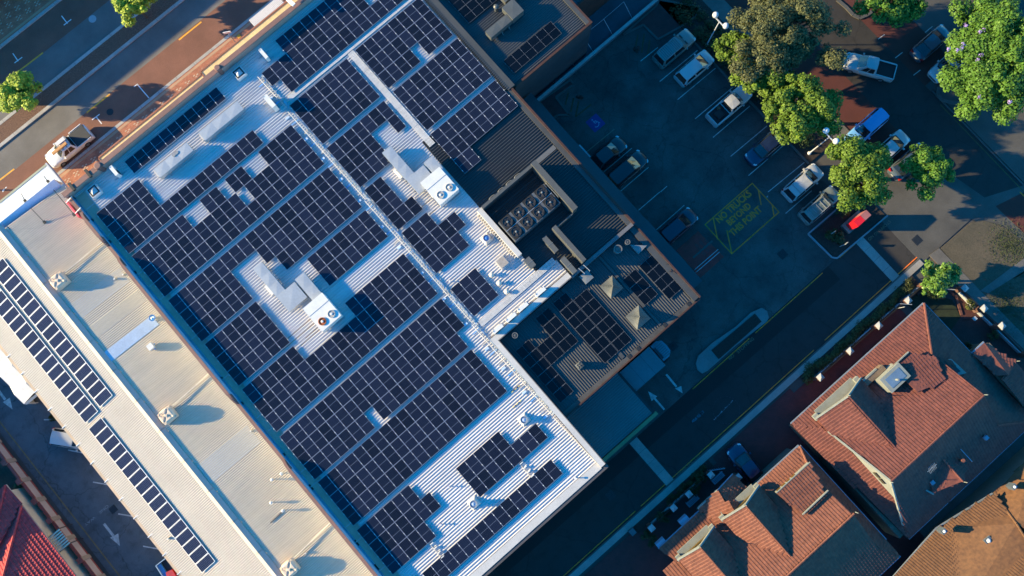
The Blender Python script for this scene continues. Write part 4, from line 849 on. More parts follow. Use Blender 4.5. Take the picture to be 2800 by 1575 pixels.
for (x, y) in ((-.8,-.2),(-1.6,-1.3),(-2.6,-5.0)):
    b = MB()
    for k in range(5): b.mat(k%2).box(x-.5+k*.2, x-.3+k*.2, y-.03, y+.03, 8.06, 8.13)
    tag(b.build('hazard_strip', [M('hazard yellow', (0.75,0.5,0.05), .6), dark]), 'yellow and black striped safety strip '+('nearest the plant step corner' if y>-1 else 'beside the right end of the lowest unbroken array' if y>-3 else 'beside the round vent near the roof edge'), 'safety strip')
for q, lb in ((K12(950,820), 'white sensor bracket between the two lower solar arrays'), (K11(1280,1150), 'thin conduit with clips linking the corner array to the lowest row')):
    c = P(q, 8.1); t = thing('conduit_run', lb, 'conduit', c); MB().tube((c.x,c.y+1.2,8.1),(c.x,c.y-1.0,8.1),.035,n=6).build('conduit', zinc_b, t)
    for k in range(4): MB().box(c.x, c.x+.35, c.y-.8+k*.5, c.y-.72+k*.5, 8.05, 8.3).build('bracket', plas, t)
# ---- plant enclosure on the dark roof
en = thing('plant_enclosure', 'grey walled plant enclosure open to the sky on the dark ribbed roof', 'enclosure', (11, 11.5, 8.0))
wg = M('enclosure wall', (0.07,0.072,0.07), .6, .12, .6)
for r_ in ((7.72,13.75,14.12,14.4,9.6),(13.75,14.3,8.5,14.4,9.9),(11.7,13.75,8.42,8.55,8.9),(11.28,11.7,4.4,8.6,9.8)):
    MB().box(*r_[:4], 8.0, r_[4]).build('wall', wg, en)
MB().box(7.22,7.72,8.72,14.45,8.0,9.1).build('wall', zinc_b, en)
b = MB(); y = 8.9
while y < 14.3: b.box(7.0, 7.22, y, y+.08, 8.05, 8.7); y += .26
tag(b.build('wall_fin', zinc_b, en), kind='stuff')
for q in ((490,160),(385,240),(285,320),(180,410)):
    c = P(K15(*q), 8.9); MB().lathe(c.x, 14.55, [(.38,8.2),(.38,8.75),(.33,8.8)], 14, sq=.4).build('intake_hood', M('pale grey hood', (0.16,0.16,0.155), .6), en); MB().lathe(c.x, 14.55, [(.27,8.79),(.27,8.815)], 14, sq=.35).build('intake_grille', dark, en)
for k in range(4): MB().beam((8.0+k*1.35,12.6,8.7),(8.0+k*1.35,14.1,8.7),.07,.07).build('brace', iron, en)
MB().beam((7.8,13.3,8.75),(13.7,13.3,8.75),.08,.08).build('brace', iron, en)
fb = thing('fan_bank', 'bank of eight dark condenser fans inside the grey walled plant enclosure', 'air conditioner', (10.7, 11.1, 8.0))
fs = M('fan bank casing', (0.085,0.09,0.095), .5, .12, 1)
MB().box(7.95,13.45,9.88,12.26,8.2,9.55).build('casing', fs, fb)
for fx in (8.6,9.98,11.37,12.77):
    for fy in (10.52,11.72):
        MB().box(fx-.56,fx+.56,fy-.56,fy+.56,9.551,9.57).build('fan_deck', M('black fan deck', (0.006,0.006,0.007), .7), fb)
        b = MB(); b.lathe(fx, fy, [(.5,9.57),(.5,9.66),(.46,9.66),(.46,9.58)], 20); b.build('fan_shroud', M('fan ring', (0.03,0.03,0.032), .5), fb)
        b = MB()
        for k in range(5):
            a = k*1.2566; b.add([(fx,fy,9.6),(fx+.44*math.cos(a),fy+.44*math.sin(a),9.6),(fx+.44*math.cos(a+.75),fy+.44*math.sin(a+.75),9.64),(fx+.1*math.cos(a+.75),fy+.1*math.sin(a+.75),9.63)],[(0,1,2,3)])
        b.build('fan_blades', M('fan blade', (0.035,0.03,0.026), .4), fb); MB().lathe(fx, fy, [(.1,9.6),(.1,9.68),(.05,9.7)], 10).build('fan_hub', galv_d, fb)
MB().box(7.95,13.45,11.1,11.14,9.551,9.575).build('seam', galv, fb)
rl_ = thing('guard_rail', 'small pale guard rail beside the bank of eight fans', 'rail', (13.6,11.5,9.2))
for z in (9.3,9.7): MB().tube((13.62,12.2,z),(13.62,10.4,z),.03,n=6).build('rail', galv_d, rl_)
for y in (12.2,11.3,10.4): MB().tube((13.62,y,8.9),(13.62,y,9.72),.03,n=6).build('post', galv_d, rl_)
for (x0,x1,y0,y1,lb) in ((10.05,10.52,6.78,8.55,'narrow grey duct box below the fan bank'),(10.02,10.52,4.2,6.0,'narrow grey duct box at the roof step beside the annex'),(7.42,8.05,7.12,8.12,'short grey duct box near the white plant parapet')):
    t = thing('duct_box', lb, 'duct', ((x0+x1)/2,(y0+y1)/2,8)); MB().box(x0,x1,y0,y1,8.2,8.95).build('casing', M('grey duct skin', (0.09,0.095,0.095), .5, .1, 1), t); MB().box(x0-.03,x1+.03,(y0+y1)/2-.02,(y0+y1)/2+.02,8.2,8.97).build('seam', galv_d, t)
MB().box(14.5,16.9,14.25,14.7,8.06,8.1).build('roof_pad', M('pad', (0.10,0.10,0.10), .6), shop)
# ladder frame at the corner of the annex
ld = thing('access_ladder', 'pale tube access ladder frame where the dark roof steps down to the annex', 'ladder', P(K15(1310,1290), 8.5))
for a, b_ in (((1240,1290),(1310,1350)),((1300,1250),(1375,1320))): p, q = P(K15(*a), 8.9), P(K15(*b_), 8.9); MB().tube(p, q, .03, n=6).build('rail', galv, ld); MB().tube((p.x,p.y,7.6), p, .03, n=6).build('post', galv, ld); MB().tube((q.x,q.y,7.6), q, .03, n=6).build('post', galv, ld)
# ---- annex roof equipment
tent_m = M('grey cooler shell', (0.072,0.075,0.072), .6, .08, 1)
def cooler(lb, x0, x1, y0, y1, z0, hgt, m, group=None):
    cx, cy = (x0+x1)/2, (y0+y1)/2; t = thing('evaporative_cooler', lb, 'cooler', (cx, cy, z0), group)
    b = MB(); b.box(x0+.06, x1-.06, y0+.06, y1-.06, z0+.1, z0+hgt*.75); b.build('body', m, t)
    n = 14; vs = []; fs_ = []
    for j in range(n+1):
        for i in range(n+1):
            u, v = i/n*2-1, j/n*2-1; k = max(abs(u), abs(v), 1e-6); rr = (u**4+v**4)**.25/k if (u or v) else 1; rr = 1/max(1, rr)**1.6
            edge = max(0, (k-.72)/.28); zz = z0+hgt*(1.0-.30*edge**2)
            if abs(abs(u)-abs(v)) < .16 and .22 < k < .82: zz -= .10*hgt
            vs.append((cx+u*rr*(x1-x0)/2, cy+v*rr*(y1-y0)/2, zz))
    for j in range(n):
        for i in range(n): fs_.append((j*(n+1)+i, j*(n+1)+i+1, (j+1)*(n+1)+i+1, (j+1)*(n+1)+i))
    MB().add(vs, fs_).build('domed_lid', m, t); 
    b = MB()
    for k in range(8): b.box(x0+.04, x0+.07, y0+.12+k*(y1-y0-.24)/8, y0+.18+k*(y1-y0-.24)/8, z0+.2, z0+hgt*.7)
    b.build('intake_louvre', dark, t); MB().box(cx-.3, cx+.3, cy-.3, cy+.3, z0, z0+.12).build('dropper', galv, t)
    return t
def tentvent(lb, cx, cy, s_, z0):
    t = thing('tent_vent', lb, 'roof vent', (cx, cy, z0), 'tent shaped vents'); h_ = .95
    vs = [(cx-s_,cy-s_,z0+.25),(cx+s_,cy-s_,z0+.25),(cx+s_,cy+s_,z0+.25),(cx-s_,cy+s_,z0+.25)]; n = 8; V_ = []; F_ = []
    for k in range(4):
        a, b_ = vs[k], vs[(k+1)%4]
        for i in range(n):
            f0, f1 = i/n, (i+1)/n; p = [a[0]+(b_[0]-a[0])*f0, a[1]+(b_[1]-a[1])*f0]; q = [a[0]+(b_[0]-a[0])*f1, a[1]+(b_[1]-a[1])*f1]
            dip = lambda f: z0+.25+.12*(1-4*f*(1-f)); ring = []
            for s in (1.0, .66, .33, 0):
                hh = (1-s)**1.5*h_; ring.append(((cx+(p[0]-cx)*s, cy+(p[1]-cy)*s, dip(f0)*1+hh),(cx+(q[0]-cx)*s, cy+(q[1]-cy)*s, dip(f1)+hh)))
            for r in range(3):
                b0 = len(V_); V_ += [ring[r][0], ring[r][1], ring[r+1][1], ring[r+1][0]]; F_.append((b0,b0+1,b0+2,b0+3))
    MB().add(V_, F_).build('canopy', tent_m, t); MB().box(cx-s_*.8, cx+s_*.8, cy-s_*.8, cy+s_*.8, z0, z0+.3).build('curb', galv_d, t)
    MB().tube((cx,cy,z0+1.1),(cx,cy,z0+1.45),.03,n=6).build('finial', galv_d, t)
c = P(T7(755,715), 8.3); tentvent('peaked tent shaped vent nearer the plant enclosure on the annex roof', c.x, c.y, .78, 7.62)
c = P(T7(955,945), 8.3); tentvent('peaked tent shaped vent nearer the lane on the annex roof', c.x, c.y, .82, 7.62)
c = P(T7(512,1310), 8.1); cooler('small pale box cooler on the lower annex roof', c.x-.32, c.x+.32, c.y-.32, c.y+.32, 7.62, .75, tent_m)
c = P(T7(560,640), 8.2); t = thing('duct_box', 'square pale duct lid at the foot of the access ladder', 'duct', (c.x,c.y,7.6)); b = MB(); duct_rect(b, c.x-.45, c.x+.5, c.y-.5, c.y+.45, 7.7, 8.1, 3); b.build('duct_body', galv_d, t)
for q, r, lb in ((T7(800,430),.36,'larger round pale vent pipe on the annex roof'),(T7(873,377),.22,'smaller round pale vent pipe beside the larger one on the annex roof'),(T7(22,1082),.25,'coiled round vent in the inner corner of the annex roof')):
    c = P(q, 8.5); t = thing('pipe_vent', lb, 'roof vent', (c.x, c.y, 7.6)); MB().lathe(c.x, c.y, [(r,7.6),(r,8.4),(r*1.12,8.4),(r*1.12,8.52),(r*.85,8.52),(r*.85,8.35)], 20).build('pipe', M('pale pipe', (0.12,0.12,0.115), .5), t); MB().lathe(c.x, c.y, [(r*.85,8.45),(r*.3,8.5)], 16).build('cap', tent_m, t)
for a, b_ in (((890,400),(1015,405)),((1015,405),(950,470)),((890,400),(950,470))):
    p, q = P(T7(*a),7.8), P(T7(*b_),7.8)
pl = XY(T7, (890,398),(1018,404),(955,468), z=7.9); MB().prism(pl, 7.7, 7.95).build('flashing_wedge', M('wedge flashing', (0.15,0.155,0.16), .5), annex)
c = P(T7(1200,570), 7.9); b = MB()
for k in range(12): x_, y_ = c.x+rng.uniform(-.25,.25), c.y+rng.uniform(-1.0,1.0); b.beam((x_,y_,7.86),(x_+rng.uniform(-.2,.2),y_+rng.uniform(-.25,.25),7.92),.03,.03)
tag(b.build('pipe_clutter', M('dull rust', (0.06,0.03,0.02), .9)), 'tangle of rusty pipe offcuts against the car park parapet of the annex', 'pipes')
# neighbour roof duct
t = thing('roof_duct', 'pale folded duct with a square hood on the neighbouring dark roof at the top edge', 'duct', (21,27,7.7)); b = MB(); gd2 = M('neighbour duct skin', (0.075,0.08,0.078), .5, .1, 1)
duct_rect(b, 19.2, 22.0, 26.35, 27.2, 8.0, 8.7, 1.5); duct_rect(b, 21.9, 23.3, 26.3, 27.9, 8.0, 8.9, 3); b.build('duct_body', gd2, t); supports(t, 19.3, 21.8, 26.3, 27.2, 7.7, 8.2, 3, galv_d)
MB().box(22.6, 25.5, 28.2, 31.0, 7.9, 8.6).build('hood', gd2, t)
c = P(K6(1565,75), 8.6); MB().lathe(c.x, c.y, [(.18,7.7),(.18,8.5),(.26,8.55),(.1,8.7)], 12).build('cowl', gd2, t)
# ---- warehouse roof coolers and fittings
beige = M('beige cooler shell', (0.62,0.47,0.34), .6, .1, 1.2)
for (cx, cy, lb) in ((-26.6,35.54,'beige moulded cooler with a cross lid, nearest the street on the cream roof'),(-26.57,18.98,'beige moulded cooler with a cross lid, in the middle of the cream roof'),(-26.64,1.02,'beige moulded cooler with a cross lid, nearest the bottom of the cream roof')):
    z = zw(cx, cy); cooler(lb, cx-.72, cx+.72, cy-.68, cy+.68, z, 1.0, beige, 'beige coolers on the cream roof')
    MB().tube((cx+.4, cy+.45, z+.2), (-21.3, cy+.75, zw(-21.3,cy)+.15), .05, n=6).build('drain_pipe', M('cream pipe', (0.72,0.62,0.48), .6), wh)
t = thing('pipe_vent', 'shiny round steel flue with a conical cap on the cream roof', 'flue', (-22.1,27.0,6.4)); st_m = M('polished steel', (0.7,0.72,0.72), .15, .05, 1, metal=.9)
MB().lathe(-22.1,27.0,[(.24,6.4),(.24,7.35),(.31,7.38),(.31,7.46),(.25,7.46),(.24,7.4)],24).build('pipe', st_m, t); MB().lathe(-22.1,27.0,[(.22,7.4),(.12,7.48),(.03,7.55)],16).build('cone_cap', st_m, t)
c = P(T5(1135,1168), 7.0); t = thing('fan_box', 'small cream fan box with blue feet on the cream roof', 'fan', (c.x,c.y,6.6)); MB().box(c.x-.25,c.x+.3,c.y-.28,c.y+.28,6.75,7.15).build('casing', plas, t)
for dx, dy in ((-.4,-.1),(.4,.1),(.1,-.4),(0,.4)): MB().beam((c.x,c.y,6.72),(c.x+dx,c.y+dy,6.66),.09,.05).build('foot', blu, t)
for q, lb in ((T10(120,722),'upper of the pair on the left'),(T10(190,677),'uppermost, nearest the gutter wall'),(T10(118,895),'lower left of the four'),(T10(205,955),'lowest, with a fallen rod beside it')):
    c = P(q, 6.9); z = zw(c.x,c.y); t = thing('ball_vent', 'small white ball vent on the stained cream roof, '+lb, 'roof vent', (c.x,c.y,z), 'small ball vents'); MB().lathe(c.x,c.y,[(.06,z),(.06,z+.35),(.14,z+.37),(.16,z+.45),(.12,z+.54),(.04,z+.58)],12).build('cap', plas, t)
a, b_ = P(T10(112,1045), 6.7), P(T10(200,965), 6.7); tag(MB().tube((a.x,a.y,zw(a.x,a.y)+.08),(b_.x,b_.y,zw(b_.x,b_.y)+.08),.035,n=6).build('rod', iron), 'dark metal rod lying on the stained cream roof beside a ball vent', 'rod')
for q, lb in ((T5(932,620),'small tan roof fitting near the gutter wall above the cooler shade'),(T5(870,655),'small white roof fitting left of the tan one'),(T9(1252,1175),'black and white bird shaped fitting beside the lower panel row'),(T9(1895,353),'small cream roof cap near the gutter wall'),(T10(383,1270),'small square cream lid near the brown roof stain')):
    z_ = 6.6; c = P(q, z_); c.z = zw(c.x,c.y); t = thing('roof_fitting', lb, 'roof fitting', c); MB().box(c.x-.1,c.x+.1,c.y-.08,c.y+.08,c.z,c.z+.22).build('body', M('tan fitting', (0.5,0.4,0.28), .7), t); MB().box(c.x-.13,c.x+.02,c.y-.05,c.y+.05,c.z+.22,c.z+.27).build('cap', plas, t)

# rusty run-off streaks lying in the pans below the package units
for i, (x0, x1, y) in enumerate(((-15.4,-10.9,17.05),(-14.6,-10.9,16.53),(-13.2,-10.8,15.75),(-12.4,-10.9,16.0),(2.2,4.7,18.35),(2.9,4.6,17.3))):
    MB().box(x0, x1, y-.035, y+.035, 8.001, 8.004+.0005*i).build('rust_streak', M('rust run off', (0.42,0.27,0.16), .7, .3, 2, stretch=(.4,1,1)), shop)
# ================================================================ VEHICLES
tyre_m = M('tyre rubber', (0.015,0.015,0.016), .85, .1, 5); rim_m = M('alloy rim', (0.35,0.35,0.36), .3, .1, 5, metal=.7)
glass_m = M('car glass', (0.012,0.017,0.02), .06, .05, 2, spec=.7); trim_m = M('black trim', (0.012,0.012,0.013), .55, .1, 3)
lampc = M('headlamp glass', (0.5,0.52,0.54), .15, .05, 3); lampr = M('tail lamp red', (0.28,0.012,0.012), .25, .1, 3)
def paint(n, c): return M(n, c, .3, .03, .8, .01, 4, spec=.5, coat=.6)
PW = paint('white car paint', (0.74,0.74,0.72)); PW2 = paint('shaded white car paint', (0.36,0.36,0.36)); PK = paint('black car paint', (0.008,0.009,0.012)); PB = paint('navy car paint', (0.01,0.022,0.06)); PS = paint('silver green paint', (0.15,0.17,0.155)); PG = paint('steel blue paint', (0.05,0.07,0.09)); PBL = paint('sky blue paint', (0.10,0.26,0.5))  # PW2 is the white with shade put into its colour
SH = {'sedan': dict(body=[(-.5,.70,.60),(-.485,.86,.80),(-.42,.95,.95),(-.28,.99,.97),(-.1,1,.95),(.1,1,.93),(.22,.99,.93),(.36,.97,.86),(.45,.90,.76),(.487,.78,.66),(.5,.6,.55)], gh=(-.40,-.22,.08,.25)),
      'hatch': dict(body=[(-.5,.74,.7),(-.49,.88,.92),(-.44,.95,1.0),(-.28,.99,1.0),(-.1,1,.98),(.1,1,.96),(.24,.99,.96),(.37,.97,.9),(.455,.88,.78),(.49,.76,.66),(.5,.6,.56)], gh=(-.49,-.41,.08,.26)),
      'wagon': dict(body=[(-.5,.80,.8),(-.493,.92,1.05),(-.45,.97,1.08),(-.28,1,1.08),(-.1,1,1.07),(.1,1,1.05),(.24,.99,1.05),(.38,.97,1.0),(.46,.9,.88),(.49,.8,.76),(.5,.7,.65)], gh=(-.49,-.46,.09,.23)),
      'ute': dict(body=[(-.5,.86,.75),(-.495,.94,.95),(-.45,.96,.98),(-.28,.97,.98),(-.12,.99,1.0),(.1,1,1.02),(.22,.99,1.04),(.36,.98,1.0),(.45,.90,.88),(.488,.80,.76),(.5,.66,.64)], gh=(-.13,-.10,.10,.235))}
def car(label, kind, m, px=None, rz=0.0, L=4.6, W=1.82, Ht=1.48, loc=None, z=0.0, cat='car', group=None, roofm=None, back_is_glass=True):
    c = P(px, .8) if px else Vector(loc); t = thing('parked_car' if kind != 'ute' else 'pickup', label, cat, (c.x, c.y, z), group, rz)
    s = SH[kind]; w2 = W/2; b = MB(); V_ = []; F_ = []; secs_ = s['body']
    for fx, fw, zt in secs_:
        hw = w2*fw; x = fx*L
        V_ += [(x,-hw*.93,.22),(x,-hw,.45),(x,-hw,zt*.78),(x,-hw*.95,zt-.07),(x,-hw*.84,zt),(x,0,zt+.035),(x,hw*.84,zt),(x,hw*.95,zt-.07),(x,hw,zt*.78),(x,hw,.45),(x,hw*.93,.22)]
    n = 11
    for k in range(len(secs_)-1):
        for i in range(n-1): F_.append((k*n+i, k*n+i+1, (k+1)*n+i+1, (k+1)*n+i))
        F_.append((k*n+n-1, k*n, (k+1)*n, (k+1)*n+n-1))
    F_.append(tuple(range(n))[::-1]); k = (len(secs_)-1)*n; F_.append(tuple(k+i for i in range(n)))
    b.add(V_, F_); body = b.build('body', m, t, smooth=False, local=True)
    for p in body.data.polygons: p.use_smooth = len(p.vertices) == 4
    a, bb, cc, d = [v*L for v in s['gh']]; zb = max(q[2] for q in secs_)-.04; wb, wr = w2*.90, w2*.70; zr = Ht
    def ring(x, w_, z_, r=.0): return [(x,-w_,z_),(x,w_,z_)]
    def curved(w_, z_): return None
    base = [(a,-wb*.9,zb),(a+.12,-wb,zb),(d-.25,-wb,zb),(d,-wb*.82,zb),(d+.06,0,zb),(d,wb*.82,zb),(d-.25,wb,zb),(a+.12,wb,zb),(a,wb*.9,zb),(a-.03,0,zb)]
    top = [(bb,-wr*.9,zr-.03),(bb+.12,-wr,zr-.02),(cc-.15,-wr,zr-.02),(cc,-wr*.9,zr-.03),(cc+.05,0,zr),(cc,wr*.9,zr-.03),(cc-.15,wr,zr-.02),(bb+.12,wr,zr-.02),(bb,wr*.9,zr-.03),(bb-.03,0,zr)]
    g = MB(); g.add(base+top, [(i,(i+1)%10,10+(i+1)%10,10+i) for i in range(10)]); g.build('pillar_frame', trim_m if kind == 'sedan' else m, t, local=True)
    rt = MB(); mid = [((p[0]), p[1]*.0, zr+.02) for p in top]
    rt.add(top+[((bb+cc)/2,0,zr+.035)], [(i,(i+1)%10,10) for i in range(10)]); rt.add([(p[0],p[1]*.99,p[2]-.03) for p in top]+top, [(i,(i+1)%10,10+(i+1)%10,10+i) for i in range(10)]); rt.build('roof', roofm or m, t, local=True)
    def pane(nm, i0, i1, t0, t1, in_=.06, out=.012):
        q = [Vector(base[i0]), Vector(base[i1]), Vector(top[t1]), Vector(top[t0])]; ce = sum(q, Vector())/4; nn = (q[1]-q[0]).cross(q[3]-q[0]).normalized()
        if nn.dot(ce-Vector((0,0,zb))) < 0: nn = -nn
        q = [v+(ce-v)*in_+nn*out for v in q]; return q, nn
    def ws(nm, idx):
        V0 = []; 
        for i in idx: V0.append((Vector(base[i]), Vector(top[i])))
        ce = Vector(((a+d)/2,0,zb)); o = MB(); bs = []; tp = []
        for lo, hi in V0:
            p = lo.lerp(hi,.06); q = lo.lerp(hi,.94); dr = Vector(((1 if lo.x > ce.x else -1)*.02,0,.012)); bs.append(p+dr); tp.append(q+dr)
        for lst in (bs, tp):
            lst[0].y *= .95; lst[-1].y *= .95
        o.add(bs+tp, [(i,i+1,len(bs)+i+1,len(bs)+i) for i in range(len(bs)-1)]); o.build(nm, glass_m, t, local=True)
    ws('windscreen', (3,4,5)); ws('rear_window', (8,9,0))
    for sgn, (i0,i1) in ((-1,(1,2)),(1,(7,6))):
        for f0, f1 in ((.04,.47),(.53,.95)):
            lo0, lo1 = Vector(base[i0]).lerp(Vector(base[i1]), f0), Vector(base[i0]).lerp(Vector(base[i1]), f1); hi0, hi1 = Vector(top[i0]).lerp(Vector(top[i1]), f0), Vector(top[i0]).lerp(Vector(top[i1]), f1)
            q = [lo0.lerp(hi0,.1), lo1.lerp(hi1,.1), lo1.lerp(hi1,.88), lo0.lerp(hi0,.88)]; dr = Vector((0,sgn*.015,.008))
            MB().add([v+dr for v in q], [(0,1,2,3)]).build('side_window', glass_m, t, local=True)
        MB().box(d-.42, d-.26, min(sgn*(w2-.02), sgn*(w2+.16)), max(sgn*(w2-.02), sgn*(w2+.16)), zb-.02, zb+.12).build('mirror', m, t, local=True)
        x = .455*L; MB().prism([(x-.22,sgn*w2*.62),(x-.16,sgn*w2*.93),(x+.02,sgn*w2*.86),(x+.11,sgn*w2*.60)], .62, secs_[-3][2]+.015).build('headlight', lampc, t, local=True)
        x = -.47*L; MB().prism([(x-.1,sgn*w2*.55),(x-.08,sgn*w2*.86),(x+.06,sgn*w2*.955),(x+.10,sgn*w2*.9)], .6, secs_[2][2]+.01).build('taillight', lampr, t, local=True)
    for x in (.31*L, -.30*L):
        for sgn in (-1,1):
            y0, y1 = sgn*(w2-.24), sgn*(w2+.005); wh_ = MB().tube((x,y0,.33),(x,y1,.33),.33,n=16).build('wheel', tyre_m, t, local=True); MB().tube((x,y1,.33),(x,sgn*(w2+.015),.33),.2,n=12).build('rim', rim_m, wh_, local=True)
    MB().box(d+.02, d+.12, -w2*.72, w2*.72, zb+.0, zb+.035).build('wiper_cowl', trim_m, t, local=True)
    for xg in ((d*.2+a*.8) if kind == 'sedan' else -.48*L,): pass
    MB().box(-.503*L, -.494*L, -.25, .25, .5, .62).build('number_plate', PW2, t, local=True)
    MB().box(.492*L, .504*L, -w2*.5, w2*.5, .42, .58).build('grille', trim_m, t, local=True)
    return t
def tray(t, L, W, mode, m):
    w2 = W/2; x0, x1 = -.49*L, -.145*L
    if mode == 'cover': MB().box(x0+.05, x1, -w2*.86, w2*.86, .99, 1.07).build('tonneau_cover', M('black vinyl cover', (0.02,0.022,0.026), .6, .2, 1.5), t, local=True)
    else:
        MB().box(x0+.06, x1-.03, -w2*.80, w2*.80, .98, 1.03).build('tray_liner', M('black tray liner', (0.006,0.006,0.007), .7, .2, 2), t, local=True)
        for sgn in (-1,1): MB().box(x0+.02, x1, min(sgn*w2*.8,sgn*w2*.93), max(sgn*w2*.8,sgn*w2*.93), .95, 1.12).build('tray_side', m, t, local=True)
        MB().box(x0-.03, x0+.06, -w2*.88, w2*.88, .95, 1.12).build('tailgate', m, t, local=True)
def rack(t, x0, x1, w_, z, n, basket=False, m=None):
    m = m or M('rack bar', (0.2,0.21,0.22), .5)
    for i in range(n): x = x0+(x1-x0)*i/(n-1); MB().box(x-.025, x+.025, -w_/2, w_/2, z, z+.05).build('roof_bar', m, t, local=True)
    if basket:
        for s_ in (-1,1): MB().box(x0, x1, s_*w_/2-.03, s_*w_/2+.03, z+.02, z+.12).build('rack_side', m, t, local=True)
u = car('white dual cab pickup with timber on its roof rack parked in the street', 'ute', PW, T1(515,1105), math.pi, 5.3, 1.86, 1.75, cat='pickup'); tray(u, 5.3, 1.86, 'cover', PW)
rack(u, -.5, .7, 1.3, 1.79, 4); 
for k, c_ in enumerate(((0.5,0.25,0.09),(0.56,0.3,0.12),(0.42,0.2,0.07))): MB().box(-.35, 1.45, .05+k*.12, .15+k*.12, 1.85, 1.92+.02*k).build('timber_plank', M('timber %d'%k, c_, .8, .2, 3, stretch=(1,8,1)), u, local=True)
MB().box(-.5,.6,-.5,-.1,1.85,1.95).build('rack_bag', plas, u, local=True)
for s_ in (-1,1): MB().beam((-.9,s_*.93,1.0),(-2.5,s_*.93,1.0),.06,.2).build('tray_rail', PW, u, local=True)
u = car('silver green four wheel drive with slatted roof racks, top of the car park row', 'wagon', PS, T3(1228,360), 0, 4.9, 1.85, 1.9, cat='four wheel drive'); rack(u, -2.0, -.9, 1.3, 1.95, 6, True); rack(u, -.6, .2, 1.3, 1.95, 5, True)
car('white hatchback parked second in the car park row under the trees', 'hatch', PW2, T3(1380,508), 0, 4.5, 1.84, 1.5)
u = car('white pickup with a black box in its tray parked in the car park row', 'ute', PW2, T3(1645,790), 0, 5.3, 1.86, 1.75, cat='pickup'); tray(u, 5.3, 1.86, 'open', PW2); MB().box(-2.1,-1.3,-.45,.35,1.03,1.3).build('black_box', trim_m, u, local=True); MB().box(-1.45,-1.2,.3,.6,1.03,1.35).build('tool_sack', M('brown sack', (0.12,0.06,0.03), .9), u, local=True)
car('navy sedan parked nose out between the white pickup and the white hatch', 'sedan', PB, T3(1915,1108), math.pi, 4.7, 1.8, 1.42)
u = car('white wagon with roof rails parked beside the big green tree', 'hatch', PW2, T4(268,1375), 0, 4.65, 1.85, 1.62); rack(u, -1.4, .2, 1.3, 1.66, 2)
u = car('grey green wagon with a slatted roof under the tree at the row end', 'wagon', PS, T8(395,95), 0, 4.7, 1.8, 1.75); rack(u, -1.8, .3, 1.2, 1.79, 5, True)
car('black sedan nearer the disabled bay against the shop wall', 'sedan', PK, T3(715,1165), 0, 4.7, 1.84, 1.45, group='black cars against the shop wall')
car('black wagon second from the disabled bay against the shop wall', 'hatch', PK, T3(868,1278), 0, 4.9, 1.9, 1.6, group='black cars against the shop wall')
car('dark blue wagon parked between the wall and the maroon loading pad', 'hatch', paint('midnight paint', (0.008,0.014,0.03)), T7(1252,258), 0, 4.6, 1.84, 1.5)
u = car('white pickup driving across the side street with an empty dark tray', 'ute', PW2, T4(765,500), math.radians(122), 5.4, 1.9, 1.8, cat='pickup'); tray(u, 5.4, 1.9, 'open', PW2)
car('steel blue sedan parked in the maroon bay beside the jacaranda', 'sedan', PG, T4(1238,318), 0, 4.7, 1.8, 1.42)
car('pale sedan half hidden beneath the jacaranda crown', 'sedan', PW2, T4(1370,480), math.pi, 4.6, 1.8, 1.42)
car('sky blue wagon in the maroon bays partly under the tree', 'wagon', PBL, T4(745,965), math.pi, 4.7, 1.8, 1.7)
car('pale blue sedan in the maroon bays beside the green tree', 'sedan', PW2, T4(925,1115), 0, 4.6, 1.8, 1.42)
car('dark teal sedan almost hidden between two green trees', 'sedan', PG, T4(1070,1215), 0, 4.6, 1.8, 1.42)
car('navy sedan on the maroon driveway between the two tiled houses', 'sedan', PB, Q3(1075,345), math.radians(86), 4.7, 1.82, 1.42)
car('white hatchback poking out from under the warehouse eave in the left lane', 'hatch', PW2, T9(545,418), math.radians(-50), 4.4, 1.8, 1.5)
# box truck beside the annex
t = thing('box_truck', 'pale grey box truck backed against the annex wall beside the shed', 'truck', (9.7,-6.9,0))
tm = M('truck skin', (0.13,0.15,0.165), .5, .1, .6)
MB().box(7.75,11.7,-8.08,-5.68,1.0,3.05).build('cargo_box', tm, t)
for x in (9.0,10.4): MB().box(x,x+.02,-8.08,-5.68,3.05,3.06).build('roof_seam', iron, t)
for x in (7.9,11.55):
    for y in (-7.9,-5.9): MB().box(x-.03,x+.03,y-.03,y+.03,3.05,3.075).build('rivet', iron, t)
MB().prism([(11.95,-7.75),(12.7,-7.75),(13.15,-7.4),(13.22,-6.8),(13.15,-6.1),(12.7,-5.8),(11.95,-5.8)],.6,2.25).build('cab', M('cab skin', (0.13,0.22,0.27), .4, .08, 1), t)
b = MB()
for k in range(8): b.box(12.25,13.0,-7.6+k*.22,-7.5+k*.22,2.25,2.29)
tag(b.build('cab_roof_rib', tm, t), kind='stuff'); MB().box(11.98,12.2,-7.5,-6.2,2.25,2.3).build('roof_window', glass_m, t); MB().box(11.7,11.95,-7.3,-6.4,.7,1.2).build('chassis', iron, t)
for x in (8.6,12.5):
    for y in (-7.95,-5.85): MB().tube((x,y-.12,.45),(x,y+.12,.45),.45,n=14).build('wheel', tyre_m, t)
